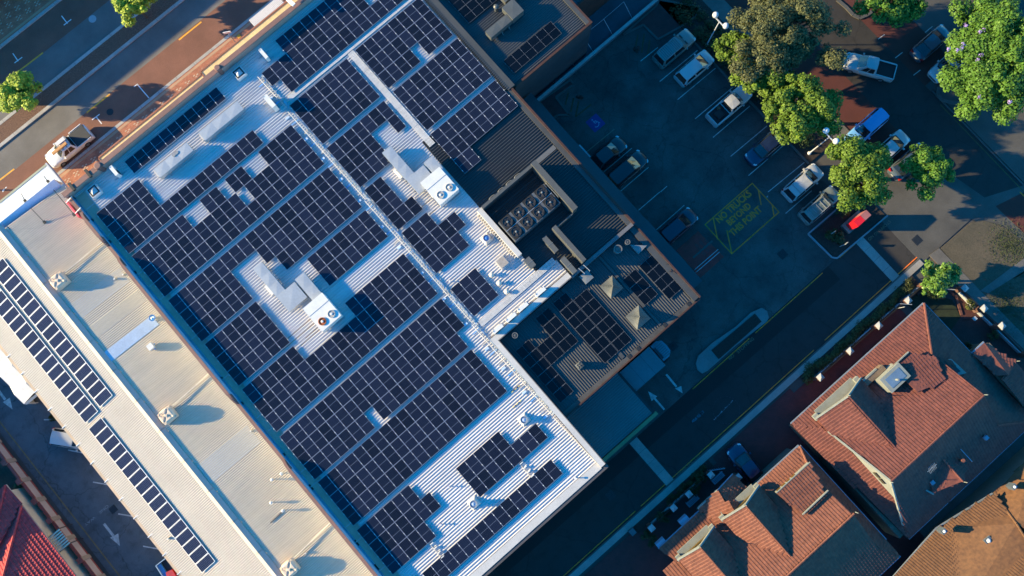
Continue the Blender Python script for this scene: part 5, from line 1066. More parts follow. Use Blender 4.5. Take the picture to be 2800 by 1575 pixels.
# trailer with red and yellow load at the bottom left
c = P(Q7(520,1350), .8); t = thing('trailer', 'open blue sided trailer with a red tarp and yellow crates at the bottom edge', 'trailer', (c.x,c.y,0))
p = [P(Q7(*q), .9) for q in ((345,1240),(575,1060),(900,1480),(640,1700))]
MB().prism([q[:2] for q in p], .5, .6).build('bed', trim_m, t)
for i in range(4): MB().beam((*p[i][:2],.75),(*p[(i+1)%4][:2],.75),.06,.45).build('side_rail', M('pale blue rail', (0.25,0.38,0.55), .5), t)
a, b_ = P(Q7(350,1250),.8), P(Q7(500,1480),.8); MB().prism([tuple(P(Q7(*q),.75)[:2]) for q in ((370,1250),(440,1190),(600,1440),(520,1500))],.6,.82).build('blue_sheet', M('blue sheet', (0.04,0.18,0.42), .5), t)
MB().prism([tuple(P(Q7(*q),.85)[:2]) for q in ((555,1370),(680,1310),(800,1500),(600,1560))],.6,1.0).build('red_tarp', M('red tarp', (0.30,0.01,0.03), .6, .2, 3), t)
for k in range(4): MB().prism([tuple(P(Q7(x+k*38,y+k*52),.95)[:2]) for x, y in ((705,1250),(740,1235),(775,1282),(740,1300))],.6,1.05).build('crate', M('yellow crate', (0.75,0.42,0.02), .6, .2, 5), t)
# ================================================================ HOUSES WITH TILED ROOFS
def tile_mat(name, c, c2): return M(name, c, .75, .2, 1.1, .25, 3.3, c2=c2)
TR = tile_mat('terracotta tiles', (0.15,0.045,0.030), (0.10,0.029,0.021))
TO = tile_mat('orange terracotta tiles', (0.19,0.066,0.036), (0.135,0.044,0.025))
TY = tile_mat('ochre tiles', (0.125,0.056,0.02), (0.095,0.041,0.015))
TD = tile_mat('glazed red tiles', (0.62,0.05,0.045), (0.50,0.038,0.036))
trim_w = M('cream bargeboard', (0.20,0.21,0.185), .7, .1, 1); wall_c = M('cream render', (0.18,0.15,0.11), .8, .12, .8); gut_b = M('pale blue gutter', (0.17,0.21,0.27), .5, .1, 1)
brick_c = brick_mat('cream brick', (0.17,0.115,0.075), (0.13,0.085,0.055), (0.12,0.10,0.08), .24, .08)
def tile_proto(w_=.30, l_=.38):
    xs = [-w_/2, -w_/2+.04, -w_/2+.10, -w_/2+.16, w_/2]; hs_ = [.0, .018, .028, .016, .0]
    V_ = [(x, -l_/2, h_+.075) for x, h_ in zip(xs, hs_)]+[(x, l_/2+.03, h_+.005) for x, h_ in zip(xs, hs_)]+[(x, -l_/2, .0) for x in xs]
    F_ = [(i,i+1,6+i,5+i) for i in range(4)]+[(10+i,11+i,i+1,i) for i in range(4)]
    return V_, F_
def inside(p, poly):
    r = False; n = len(poly)
    for i in range(n):
        a, b = poly[i], poly[(i+1)%n]
        if (a[1] > p[1]) != (b[1] > p[1]) and p[0] < (b[0]-a[0])*(p[1]-a[1])/(b[1]-a[1])+a[0]: r = not r
    return r
TILE_ME = {}
def tiles(parent, pts, m, w_=.30, l_=.38, indiv=0, name='roof_tile'):
    """lay interlocking tiles over one plane; pts 3D polygon"""
    pts = [Vector(p) for p in pts]; n = Vector((0,0,0))
    for i in range(len(pts)): n += pts[i].cross(pts[(i+1)%len(pts)])
    n.normalize(); n = -n if n.z < 0 else n; up = (Vector((0,0,1))-n*n.z).normalized(); a = up.cross(n).normalized(); o = pts[0]
    q = [((p-o).dot(a), (p-o).dot(up)) for p in pts]
    k = MB(); 
    base = [p-n*.01 for p in pts]; nn = len(base)
    k.add([tuple(p) for p in base]+[tuple(p-n*.12) for p in base], [tuple(range(nn)), tuple(range(nn, 2*nn))]+[(i,(i+1)%nn,nn+(i+1)%nn,nn+i) for i in range(nn)])
    k.build('roof_deck', m, parent)
    pv, pf = tile_proto(w_, l_); a0, a1 = min(t[0] for t in q), max(t[0] for t in q); b0, b1 = min(t[1] for t in q), max(t[1] for t in q)
    mm = Matrix((a, up, n)).transposed(); eul = mm.to_euler(); key = (m.name, w_)
    if key not in TILE_ME:
        me = bpy.data.meshes.new(name); me.from_pydata(pv, [], pf); me.materials.append(m); TILE_ME[key] = me
    cells = []; y = b0+l_/2; r = 0
    while y < b1:
        x = a0+w_/2
        while x < a1+w_:
            if inside((x, y), q): cells.append((x, y))
            x += w_
        y += l_; r += 1
    offp = OFF.get(parent.name, Vector((0,0,0))); b = MB()
    for i, (x, y) in enumerate(cells):
        c = o+a*x+up*y+n*(.0+rng.uniform(0,.006))
        if i < indiv:
            t = bpy.data.objects.new(name, TILE_ME[key]); COL.objects.link(t); t.parent = parent; t.location = c-offp; t.rotation_euler = eul
        else: b.add([tuple(c+a*v[0]+up*v[1]+n*v[2]) for v in pv], pf)
    if b.v: tag(b.build('roof_tiles', m, parent), kind='stuff')
    return len(cells)
def ridge(parent, p, q, m, r=.12):
    p, q = Vector(p), Vector(q); L = (q-p).length; n = max(1, int(L/.42)); b = MB(); d = (q-p)/n
    for i in range(n): b.tube(p+d*i, p+d*(i+1)*1.0, r*1.06, r*.94, n=7)
    tag(b.build('ridge_tiles', m, parent), kind='stuff')
def bargeboard(parent, p, q, m=None, w_=.14, h_=.26): MB().beam(p, q, w_, h_).build('bargeboard', m or trim_w, parent)
def gutter(parent, p, q, m=None): MB().beam((p[0],p[1],p[2]-.04), (q[0],q[1],q[2]-.04), .14, .1).build('gutter', m or gut_b, parent)
def finial(parent, p, m=None): MB().tube(p, (p[0], p[1], p[2]+.65), .045, .03, 6).build('finial', m or trim_w, parent)
K_ = .437
# ---- house one (right)
h1 = thing('tiled_house', 'larger terracotta tiled house with white gables and a roof skylight at the right', 'house', (26,-28,0))
MB().box(17.4,34.0,-34.7,-20.9,0,3.1).build('wall', brick_c, h1)
xg0, xg1, yr, zr_, ze = 19.45, 31.2, -28.8, 7.0, 3.2
yN, yS = -20.15, -35.2; kN = (zr_-ze)/(yN-yr); kS = (zr_-ze)/(yr-yS)
zN = lambda y: ze+(yN-y)*kN
zS = lambda y: ze+(y-yS)*kS
xe = 34.75; zE = lambda x: ze+(xe-x)*kN
# NW slope incl. lower hip corner, SE slope, east hip, upper gable block
xh = lambda z: xe-(z-ze)/kN
tiles(h1, [(17.0,yN,ze),(xe,yN,ze),(xh(4.8),yN-(4.8-ze)/kN,4.8),(xg1,yN-(4.8-ze)/kN,4.8),(xg1,yr,zr_),(xg0,yr,zr_),(17.0+2.1,yN-2.6,ze+2.6*kN)], TR, indiv=300)
tiles(h1, [(18.0,yS,ze),(xg0,yr,zr_),(xg1,yr,zr_),(xg1,yr-(zr_-4.8)/kS,4.8),(xh(4.8),yr-(zr_-4.8)/kS,4.8),(xe,yS,ze)], TR)
tiles(h1, [(xe,yN,ze),(xe,yS,ze),(xh(4.8),yr-(zr_-4.8)/kS,4.8),(xh(4.8),yN-(4.8-ze)/kN,4.8)], TR)
tiles(h1, [(17.0,yN-.02,ze),(19.3,yN-2.6,ze+1.0),(19.3,-32.2,ze+1.0),(18.0,yS,ze)], TR)
for p, q in (((xg0,yr,zr_+.06),(xg1,yr,zr_+.06)), ((xe,yN,ze+.06),(xh(4.8),yN-(4.8-ze)/kN,4.86)), ((xe,yS,ze+.06),(xh(4.8),yr-(zr_-4.8)/kS,4.86))): ridge(h1, p, q, TR)
MB().add([(xg1-.05,yr,zr_),(xg1-.05,yN-(4.8-ze)/kN,4.8),(xg1-.05,yr-(zr_-4.8)/kS,4.8)], [(0,1,2)]).build('gable_wall', trim_w, h1)
MB().add([(xg0+.1,yr,zr_-.05),(19.3,yN-3.0,ze+1.15),(19.3,-32.4,ze+1.15)], [(0,1,2)]).build('gable_wall', trim_w, h1)
bargeboard(h1, (xg0,yr,zr_), (18.9,yN-2.5,ze+1.1)); bargeboard(h1, (xg0,yr,zr_), (18.3,-33.6,ze+.8)); bargeboard(h1, (xg1,yr,zr_), (xg1,yN-(4.8-ze)/kN,4.8), TR, .1, .2); bargeboard(h1, (xg1,yr,zr_), (xg1,yr-(zr_-4.8)/kS,4.8), TR, .1, .2)
for q in ((825,695),(865,742)): 
    c = P(T12(*q), 5.6); MB().box(19.24,19.3,c.y-.3,c.y+.3,5.0,5.5).build('gable_window', M('dark louvre', (0.05,0.045,0.03), .6), h1)
for p in ((xg0-.1,yr,zr_),(xg1+.1,yr,zr_)): finial(h1, p)
gutter(h1, (17.0,yN+.05,ze), (xe,yN+.05,ze)); gutter(h1, (xe+.05,yN,ze), (xe+.05,-26.8,ze)); gutter(h1, (18.0,yS-.05,ze), (23.1,yS-.05,ze)); gutter(h1, (23.4,yS-.05,ze), (xe,yS-.05,ze)); gutter(h1, (16.95,yN,ze), (18.0,yS,ze), cop_red)
# cross gable facing north west: ridge along y at x=22.07
xd, yd0, zd = 22.07, -21.0, 6.25; wl_, wr_ = 18.9, 24.5; zl_ = 4.55
yi = yN-(zd-ze)/kN
tiles(h1, [(wl_,yd0,zl_),(xd,yd0,zd),(xd,yi,zd),(wl_,yN-(zl_-ze)/kN,zl_)], TR)
tiles(h1, [(xd,yd0,zd),(wr_,yd0,zl_+.2),(wr_,yN-(zl_+.2-ze)/kN,zl_+.2),(xd,yi,zd)], TR)
ridge(h1, (xd,yd0,zd+.05), (xd,yi,zd+.05), TR, .1)
MB().prism([(wl_+.5,yd0-.45),(wr_-.5,yd0-.45),(wr_-.5,yd0-.35),(wl_+.5,yd0-.35)], ze, zl_).build('dormer_wall', wall_c, h1)
MB().add([(wl_+.2,yd0-.3,zl_-.05),(wr_-.2,yd0-.3,zl_+.1),(xd,yd0-.3,zd-.1)], [(0,1,2)]).build('gable_wall', trim_w, h1)
bargeboard(h1, (wl_-.1,yd0+.05,zl_-.05), (xd,yd0+.05,zd)); bargeboard(h1, (xd,yd0+.05,zd), (wr_+.1,yd0+.05,zl_+.15)); finial(h1, (xd,yd0+.1,zd))
MB().box(wl_+.4,wr_-.4,yd0-.9,yd0+.55,zl_-.55,zl_-.42).build('window_hood', trim_w, h1)
for x in (wl_+.1, wr_-.2): MB().box(x-.25,x+.25,yd0-.2,yd0+.35,zl_-.5,zl_-.05).build('eave_bracket', trim_w, h1)
# skylight turret on the NW slope and tile-topped parapet bar
MB().box(25.5,27.85,-23.5,-21.95,ze+.6,5.75).build('turret_wall', trim_w, h1)
MB().box(25.45,27.9,-23.55,-21.9,5.75,5.86).build('turret_rim', trim_w, h1); MB().box(25.8,27.55,-23.25,-22.2,5.86,5.9).build('skylight_glass', M('skylight glass', (0.10,0.16,0.24), .1), h1); MB().tube((26.6,-22.9,5.9),(26.6,-22.9,6.35),.1,n=8).build('vent_pipe', trim_w, h1)
MB().box(24.3,27.0,-21.9,-21.35,3.9,4.75).build('chimney', brick_c, h1); MB().box(24.5,26.3,-21.35,-21.2,4.5,4.8).build('chimney_cap', trim_w, h1)
MB().beam((27.0,-21.95,5.3),(29.5,-21.95,5.3),.1,.18).build('dormer_ridge_cap', trim_w, h1)
tiles(h1, [(27.3,-22.0,5.2),(29.5,-22.0,5.2),(31.0,-23.9,5.6),(30.0,-26.0,5.9),(27.3,-25.0,5.9)], TR)
# vent gable on the east hip
for p in ([(30.7,-24.3,5.0),(31.5,-24.3,5.0),(32.3,-25.6,4.9),(31.2,-26.7,4.8)],): tiles(h1, p, TR)
MB().prism([(31.75,-25.1),(32.25,-25.2),(32.4,-27.1),(31.6,-26.7)],4.3,4.9).build('gable_vent', trim_w, h1); MB().prism([(31.75,-25.6),(32.0,-25.6),(32.1,-26.6),(31.7,-26.5)],4.9,4.93).build('louvre', dark, h1)
# small gable on the SE slope
tiles(h1, [(22.3,-33.0,4.9),(24.8,-33.7,5.6),(24.8,-30.5,5.75),(22.6,-31.6,5.35)], TR); tiles(h1, [(24.8,-33.7,5.6),(26.6,-33.2,4.8),(26.0,-31.2,5.1),(24.8,-30.5,5.75)], TR)
bargeboard(h1, (21.6,-31.6,4.9), (22.2,-33.1,4.75)); finial(h1, (24.85,-33.8,5.55)); ridge(h1, (24.8,-33.7,5.65), (24.8,-30.5,5.8), TR, .09)
for q, m_ in ((T12(1240,743),gut_b),(T12(1645,405),gut_b)): c = P(q,5.2); MB().box(c.x-.18,c.x+.18,c.y-.18,c.y+.18,5.0,5.35).build('roof_vent', m_, h1)
for q in (T12(1405,378),T12(1468,577)): c = P(q,5.6); MB().lathe(c.x,c.y,[(.13,5.0),(.13,5.7),(.18,5.75)],10).build('flue', TO, h1)
c0, c1 = P(T12(1455,492),5.6), P(T12(1540,585),5.2); MB().beam(c0, c1, .06, .06).build('aerial_bar', gut_b, h1)
an = MB(); c = P(T12(1240,630), 6.4); 
for k in range(6): an.beam((c.x-.5+k*.15,c.y-.3,6.4),(c.x-.3+k*.15,c.y+.25,6.4),.02,.02)
an.beam((c.x-.6,c.y,6.4),(c.x+.5,c.y-.05,6.4),.03,.03); an.tube((c.x,c.y,5),(c.x,c.y,6.4),.03,n=5); tag(an.build('tv_antenna', gut_b, h1), kind='stuff')
# east porch roof
tiles(h1, [(34.8,-26.7,3.35),(36.5,-26.7,3.2),(37.4,-30.0,3.2),(35.6,-30.1,4.1),(34.8,-29.5,3.9)], TR); tiles(h1, [(37.4,-30.0,3.2),(37.0,-34,3.2),(34.8,-34,4.0),(34.8,-30,4.1)], TR)
MB().box(35.0,36.9,-33.6,-27.1,0,3.1).build('porch_wall', brick_c, h1); gutter(h1, (34.8,-26.62,3.3), (36.5,-26.65,3.2)); finial(h1, (37.5,-30.0,3.2))
# ---- house two (bottom)
h2 = thing('tiled_house', 'orange terracotta tiled house with two white gables facing the lane at the bottom', 'house', (8,-28,0))
MB().box(0,15.7,-34,-22.4,0,3.1).build('wall', brick_c, h2); MB().box(4.9,9.3,-22.4,-20.9,0,3.1).build('wall', brick_c, h2)
yN2, yr2, ye2 = -22.2, -29.0, -35.8; z2 = 6.2; k2 = (z2-3.2)/(yN2-yr2)
x2r = 15.6
tiles(h2, [(-.5,yN2,3.2),(16.15,yN2,3.2),(x2r-.6,yN2-2.4,3.2+2.4*k2),(x2r-.6,yr2,z2),(-1.5,yr2,z2),(-1.5,yN2,3.2)], TO, indiv=300)
tiles(h2, [(-1.5,yr2,z2),(x2r-.6,yr2,z2),(x2r-.6,-33.4,3.2+2.4*k2),(16.3,ye2+.02,3.2),(-1.5,ye2,3.2)], TO)
tiles(h2, [(16.15,yN2,3.2),(16.3,ye2,3.2),(x2r-.6,-33.4,3.2+2.4*k2),(x2r-.6,yN2-2.4,3.2+2.4*k2)], TO)
ridge(h2, (-1.5,yr2,z2+.06), (x2r-.5,yr2,z2+.06), TO); ridge(h2, (16.15,yN2,3.26), (x2r-.6,yN2-2.4,3.3+2.4*k2), TO); finial(h2, (x2r-.3,yr2,z2))
MB().add([(x2r-.65,yr2,z2),(x2r-.65,yN2-2.4,3.2+2.4*k2),(x2r-.65,-33.4,3.2+2.4*k2)], [(0,1,2)]).build('gable_wall', trim_w, h2)
# lower verandah roof strip along the front and upper front block
tiles(h2, [(-.5,-20.55,2.9),(4.8,-20.5,2.9),(6.2,-22.3,3.35),(-.0,-22.3,3.35)], TO); gutter(h2, (-.5,-20.5,2.9), (4.8,-20.45,2.9))
tiles(h2, [(9.7,-22.15,3.2),(16.1,-22.15,3.2),(15.0,-23.2,3.7),(9.7,-23.2,3.7)], TO); gutter(h2, (9.7,-22.1,3.2),(16.15,-22.1,3.2)); gutter(h2, (16.25,-22.2,3.2),(16.35,-33.9,3.2)); gutter(h2, (12,-35.85,3.2),(16.3,-35.85,3.2))
# porch gable facing the lane (ridge along y)
tiles(h2, [(4.85,-20.2,3.0),(7.3,-19.9,3.9),(7.3,-23.5,4.6),(5.4,-22.5,3.2)], TO); tiles(h2, [(7.3,-19.9,3.9),(9.6,-20.0,3.0),(9.75,-22.2,3.1),(7.3,-23.5,4.6)], TO); bargeboard(h2, (4.85,-20.15,3.0),(7.3,-19.9,3.95)); bargeboard(h2, (7.3,-19.9,3.95),(9.55,-19.95,3.05), gut_b, .08, .1)
def gable2(xd, hw, yf, zd, zl, yb):
    tiles(h2, [(xd-hw,yf,zl),(xd,yf,zd),(xd,yb,zd),(xd-hw,yN2-(zl-3.2)/k2,zl)], TO); tiles(h2, [(xd,yf,zd),(xd+hw,yf,zl),(xd+hw,yN2-(zl-3.2)/k2,zl),(xd,yb,zd)], TO)
    MB().add([(xd-hw+.15,yf-.25,zl-.03),(xd+hw-.15,yf-.25,zl-.03),(xd,yf-.25,zd-.1)], [(0,1,2)]).build('gable_wall', trim_w, h2); MB().box(xd-hw+.3,xd+hw-.3,yf-.4,yf-.3,3.1,zl).build('dormer_wall', wall_c, h2)
    bargeboard(h2, (xd-hw-.1,yf+.05,zl-.05), (xd,yf+.05,zd)); bargeboard(h2, (xd,yf+.05,zd), (xd+hw+.1,yf+.05,zl-.05)); finial(h2, (xd,yf+.1,zd)); ridge(h2, (xd,yf,zd+.04), (xd,yb,zd+.04), TO, .09)
    MB().box(xd-hw+.3,xd+hw-.3,yf-.35,yf+.5,zl-.5,zl-.38).build('window_hood', trim_w, h2); MB().box(xd-hw+.6,xd+hw-.6,yf-.2,yf-.12,zl-.35,zl-.05).build('gable_window', M('amber glass', (0.10,0.06,0.01), .3), h2)
    for s_ in (-1,1): MB().box(xd+s_*(hw-.1)-.25, xd+s_*(hw-.1)+.25, yf-.2, yf+.3, zl-.45, zl-.05).build('eave_bracket', trim_w, h2)
gable2(8.15, 2.3, -22.1, 5.9, 4.3, yN2-(5.9-3.2)/k2+.3); gable2(2.5, 2.2, -22.1, 5.9, 4.3, yN2-(5.9-3.2)/k2+.3)
MB().box(11.25,15.4,-23.55,-23.4,4.4,4.95).build('clerestory_wall', trim_w, h2)
for k in range(4): MB().box(11.4+k*.62,11.85+k*.62,-23.4,-23.36,4.5,4.85).build('clerestory_window', M('amber glass', (0.10,0.06,0.01), .3), h2)
tiles(h2, [(11.2,-23.5,5.0),(15.5,-23.5,5.0),(14.6,-26.2,5.35),(11.6,-26.2,5.35)], TO); MB().beam((11.6,-26.25,5.5),(14.9,-26.2,5.5),.08,.25).build('dormer_cap', trim_w, h2); bargeboard(h2, (11.2,-23.4,5.0),(15.5,-23.4,5.0), trim_w, .08, .14)
for q in ((450,900),(220,1130)): c = P(Q3(*q), 2.4); MB().box(c.x-.5,c.x+.5,c.y-.1,c.y+.35,1.6,2.5).build('window_awning', M('blue white awning', (0.25,0.32,0.42), .6), h2)
for q in ((830,490),(570,725)): c = P(Q3(*q), 2.2); t = thing('outdoor_bench', 'white slatted garden bench on the maroon terrace '+('nearest the driveway gate' if q[0] > 700 else 'in the middle of the terrace'), 'bench', (c.x,c.y,0), 'white garden benches'); 
for t in [o for o in bpy.data.objects if o.name.startswith('outdoor_bench')]:
    x, y = t.location.x, t.location.y
    for k in range(4): MB().box(x-.7,x+.7,y-.25+k*.13,y-.16+k*.13,.42,.46).build('slat', gut_b, t)
    MB().box(x-.7,x+.7,y+.27,y+.33,.45,.9).build('backrest', gut_b, t)
    for s_ in (-.6,.6): MB().box(x+s_-.04,x+s_+.04,y-.25,y+.3,0,.42).build('leg', gut_b, t)
# flue pins on house two
# ---- house three, bottom right corner
h3 = thing('tiled_house', 'ochre tiled house cut by the bottom right corner with a long shaded slope', 'house', (25,-42,0))
MB().prism([(15,-38.5),(21,-37.4),(26,-37.6),(40,-37.8),(40,-60),(15,-60)], 0, 3.0).build('wall', wall_c, h3)
xh3, yh3, zh3 = 26.2, -42.6, 6.6
tiles(h3, [(9,-37.2,3.1),(20.7,-36.4,3.1),(27.0,-37.6,3.1),(xh3-.4,-39.6,5.6),(xh3-1.5,yh3-.2,zh3),(9,-43.6,6.4)], TY, .26, .30)
tiles(h3, [(27.0,-37.6,3.1),(34,-37.2,3.1),(40,-37.2,3.1),(40,-43.5,6.8),(xh3+.6,-43,6.8),(xh3-.4,-39.6,5.6)], TY, .26, .30)
tiles(h3, [(9,-43.6,6.4),(xh3-1.5,yh3-.2,zh3),(40,-43.5,6.8),(40,-50,4),(9,-50,4)], TY, .26, .30)
ridge(h3, (27.0,-37.6,3.2), (xh3-.4,-39.6,5.66), TY, .1); ridge(h3, (xh3-.4,-39.6,5.66), (xh3-1.5,yh3-.2,zh3+.05), TY, .1); ridge(h3, (9,-43.6,6.45), (xh3-1.5,yh3-.2,zh3+.05), TY, .1)
for q, s_ in ((T12(1660,1180),.35),(T12(1325,1110),.25),(T12(1855,775),.25)): c = P(q, 5.0); MB().box(c.x-s_,c.x+s_,c.y-s_*.8,c.y+s_*.8,4.2,5.15).build('skylight', M('skylight frame', (0.08,0.1,0.12), .3), h3); MB().lathe(c.x,c.y,[(s_*.6,5.15),(s_*.4,5.28),(s_*.1,5.32)],14).build('dome', M('white dome', (0.5,0.52,0.52), .25), h3)
gutter(h3, (14,-36.9,3.05),(20.7,-36.3,3.05)); gutter(h3, (20.7,-36.3,3.05),(27.0,-37.5,3.05))
# --- red roofed house bottom left with brick lane wall
h4 = thing('tiled_house', 'bright red tiled house with cream walls in the bottom left corner', 'house', (-50,12,0))
cw = M('cream house wall', (0.62,0.52,0.38), .8, .08, .8)
MB().box(-56,-44.5,-14,24.7,0,2.95).build('wall', cw, h4)
e4, zr4 = -44.15, 4.9
tiles(h4, [(e4,22.6,3),(e4,-14,3),(-50.6,-14,zr4),(-50.6,16.2,zr4)], TD); tiles(h4, [(e4,22.6,3),(-50.6,16.2,zr4),(-57,22.6,3)], TD); tiles(h4, [(-50.6,-14,zr4),(-50.6,16.2,zr4),(-57,22.6,3),(-57,-14,3)], TD)
tiles(h4, [(e4,25.2,3.0),(e4,22.7,3.0),(-47.2,21.0,3.8),(-49,20.2,4.2)], TD); tiles(h4, [(e4,25.2,3.0),(-49,20.2,4.2),(-57,25.2,3)], TD)
ridge(h4, (e4,22.6,3.08), (-50.6,16.2,zr4+.06), TD); ridge(h4, (-50.6,16.2,zr4+.06), (-50.6,-14,zr4+.06), TD); ridge(h4, (e4,25.2,3.08), (-49,20.2,4.26), TD); gutter(h4, (e4,25.2,3),(e4,-14,3), MATS['beige gutter'])
bc = P(T9(445,1180), 2.4); bal = thing('balcony_frame', 'slatted cream side awning between the red roofed house and the lane wall', 'awning', (bc.x,bc.y,0))
for k in range(7): MB().box(bc.x-.75,bc.x+.65,bc.y-.9+k*.27,bc.y-.75+k*.27,2.3,2.38).build('slat', cw, bal)
for s_ in (-.9,.9): MB().box(bc.x-.8,bc.x+.7,bc.y+s_-.04,bc.y+s_+.04,2.2,2.3).build('beam', dark, bal); MB().box(bc.x+.6,bc.x+.68,bc.y+s_-.04,bc.y+s_+.04,0,2.3).build('post', dark, bal)
lw = thing('lane_wall', 'cream panelled boundary wall with red brick coping and piers along the left lane', 'wall', (-43.75,15,0)); rb_ = brick_mat('red brick', (0.34,0.07,0.05),(0.27,0.05,0.04),(0.2,0.12,0.1),.23,.08); pier_m = M('pier render', (0.33,0.27,0.22), .8, .15, 1.5)
ys_ = [P(T9(*q), 1.6).y for q in ((110,525),(220,670),(335,820),(450,965),(565,1110),(680,1265),(800,1410))]; ys_ = [ys_[0]+2.5*(k) for k in (4,3,2,1)]+ys_+[ys_[-1]-2.5*(k+1) for k in range(4)]
for k, y in enumerate(ys_):
    MB().box(-44.0,-43.55,y-.22,y+.22,0,1.55).build('pier', pier_m, lw); MB().box(-44.02,-43.5,y-.26,y+.26,1.55,1.68).build('pier_cap', rb_, lw)
    if k < len(ys_)-1: y2 = ys_[k+1]; MB().box(-43.85,-43.68,y2+.22,y-.22,0,1.2).build('wall_panel', M('lilac cream panel', (0.46,0.38,0.36), .8, .08, 1), lw); MB().box(-43.9,-43.62,y2+.22,y-.22,1.2,1.3).build('coping', rb_, lw); MB().box(-43.9,-43.62,y2+.22,y-.22,0,.12).build('plinth', rb_, lw)
struct('courtyard', MB().sheet(rect(-60,-43.85,24.9,45), .01), brick_mat('brown paving', (0.11,0.06,0.04),(0.08,0.045,0.03),(0.03,0.02,0.02),.2,.1,.785))
# building across the street (only its awning edge reaches the frame) and a street pole; both throw shade over the road
nwb = thing('street_building', 'awning edge of the building across the street in the top left corner', 'building', (10,75,0))
MB().box(-34.5, 70, 68.6, 82, 0, 7.4).build('wall', wall_m, nwb); MB().box(-34.6,70,68.3,82,7.4,7.6).build('roof', grey_s, nwb)
MB().box(-34,70,66.9,68.6,3.2,3.35).build('awning', M('blue grey awning', (0.12,0.16,0.2), .6), nwb)
wb_ = thing('shade_building', 'added unseen building outside the left edge that shades the left lane', 'building', (-62,46,0)); MB().box(-75,-50,26.5,66,0,6.2).build('wall', wall_m, wb_); MB().box(-75.2,-49.8,26.3,66.2,6.2,6.35).build('roof', grey_s, wb_)  # added out of view so that its shadow covers the left lane
sp_ = thing('street_pole', 'pale steel street pole outside the left edge of the frame', 'pole', (-35.9,57.6,0)); MB().tube((-35.9,57.6,0),(-35.9,57.6,5.6),.09,.07,8).build('pole', galv, sp_)
# ================================================================ GARDENS, FENCES, SIGNS, LAMPS
struct('courtyard', MB().sheet(rect(0.5, 34, -22.5, -18.9), .02), pave_d); struct('driveway', MB().sheet(rect(9.5, 20, -40, -18.3), .025), pave_d)
struct('courtyard', MB().sheet(rect(-12, 3, -26, -18.4), .03) , pave_d)
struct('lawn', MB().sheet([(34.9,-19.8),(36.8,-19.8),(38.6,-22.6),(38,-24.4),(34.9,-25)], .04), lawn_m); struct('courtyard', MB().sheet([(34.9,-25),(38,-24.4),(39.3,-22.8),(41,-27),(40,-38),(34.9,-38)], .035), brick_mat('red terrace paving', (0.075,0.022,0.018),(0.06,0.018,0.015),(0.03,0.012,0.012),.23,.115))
edge = MB(); pts = [(36.3,-19.9),(37.2,-19.9),(38.9,-21.0),(39.1,-22.6),(38.2,-24.3)]
for i in range(4): edge.beam((*pts[i],.08),(*pts[i+1],.08),.25,.1)
struct('garden_edging', edge, M('brick edging', (0.11,0.045,0.035), .85, .2, 3))
struct('side_passage', MB().sheet(rect(16.5,40,-38,-35.3), .01), path_conc); struct('side_passage', MB().sheet(rect(16.4,17.3,-36,-22), .01), M('dark passage', (0.05,0.045,0.04), .9))
brick_p = brick_mat('pier brick', (0.15,0.06,0.045),(0.12,0.05,0.035),(0.1,0.07,0.06),.23,.08)
capm = M('white pier cap', (0.30,0.31,0.31), .6, .06, 2); railm = M('black iron', (0.01,0.01,0.012), .5)
fc = thing('front_fence', 'black iron fence on white plinths between brick piers along the larger house', 'fence', (30,-19.2,0)); fc2 = thing('front_fence', 'iron fence between brick piers in front of the orange tiled house terrace', 'fence', (5,-18.95,0))
def pier(par, x, y, h_=1.7): MB().box(x-.22,x+.22,y-.22,y+.22,0,h_).build('pier', brick_p, par); MB().lathe(x,y,[(.42,h_),(.42,h_+.1),(.03,h_+.3)],4,math.pi/4).build('pier_cap', capm, par)
def rails(par, p, q, n=None, white=True):
    p, q = Vector((*p,0)), Vector((*q,0)); L = (q-p).length; d = (q-p)/L
    if white: MB().beam((p+d*.25)+Vector((0,0,.25)), (q-d*.25)+Vector((0,0,.25)), .16, .5).build('plinth', M('plinth', (0.3,0.32,0.34), .7), par)
    for z in (.62,1.35): MB().beam((p+d*.22)+Vector((0,0,z)), (q-d*.22)+Vector((0,0,z)), .04, .04).build('rail', railm, par)
    k = int((L-.5)/.16)
    for i in range(k): c = p+d*(.3+i*.16); MB().box(c.x-.014,c.x+.014,c.y-.014,c.y+.014,.5,1.5).build('baluster', railm, par)
PX = [(36.95,-19.35),(34.45,-19.3),(30.5,-19.2),(26.6,-19.15)]
for p in PX: pier(fc, *p)
pier(fc, 22.6, -19.1)
for a, b_ in zip(PX[:-1], PX[1:]): rails(fc, a, b_)
rails(fc, PX[-1], (22.6,-19.1))
EX = [(39.55,-22.1),(39.55,-24.8),(39.65,-27.2),(39.8,-31)]
for p in EX: pier(fc, *p)
for a, b_ in zip(EX[:-1], EX[1:]): rails(fc, a, b_)
rails(fc, PX[0], EX[0])
PY = [(8.05,-19.0),(5.2,-18.95),(3.2,-18.93),(.3,-18.95)]
for p in PY: pier(fc2, *p)
pier(fc2, 9.9, -20.9)
for a, b_ in zip(PY[:-1], PY[1:]): rails(fc2, a, b_)
gt_ = thing('driveway_gate', 'curved white topped gate beside the navy sedan driveway', 'gate', (9,-19.3,0)); MB().beam((8.3,-18.8,1.0),(9.6,-19.6,1.0),.08,.08).build('top_rail', gut_b, gt_)
for i in range(8): f_ = i/7; MB().box(8.3+1.3*f_-.02,8.3+1.3*f_+.02,-18.8-.8*f_-.02,-18.8-.8*f_+.02,.05,1.0).build('bar', gut_b, gt_)
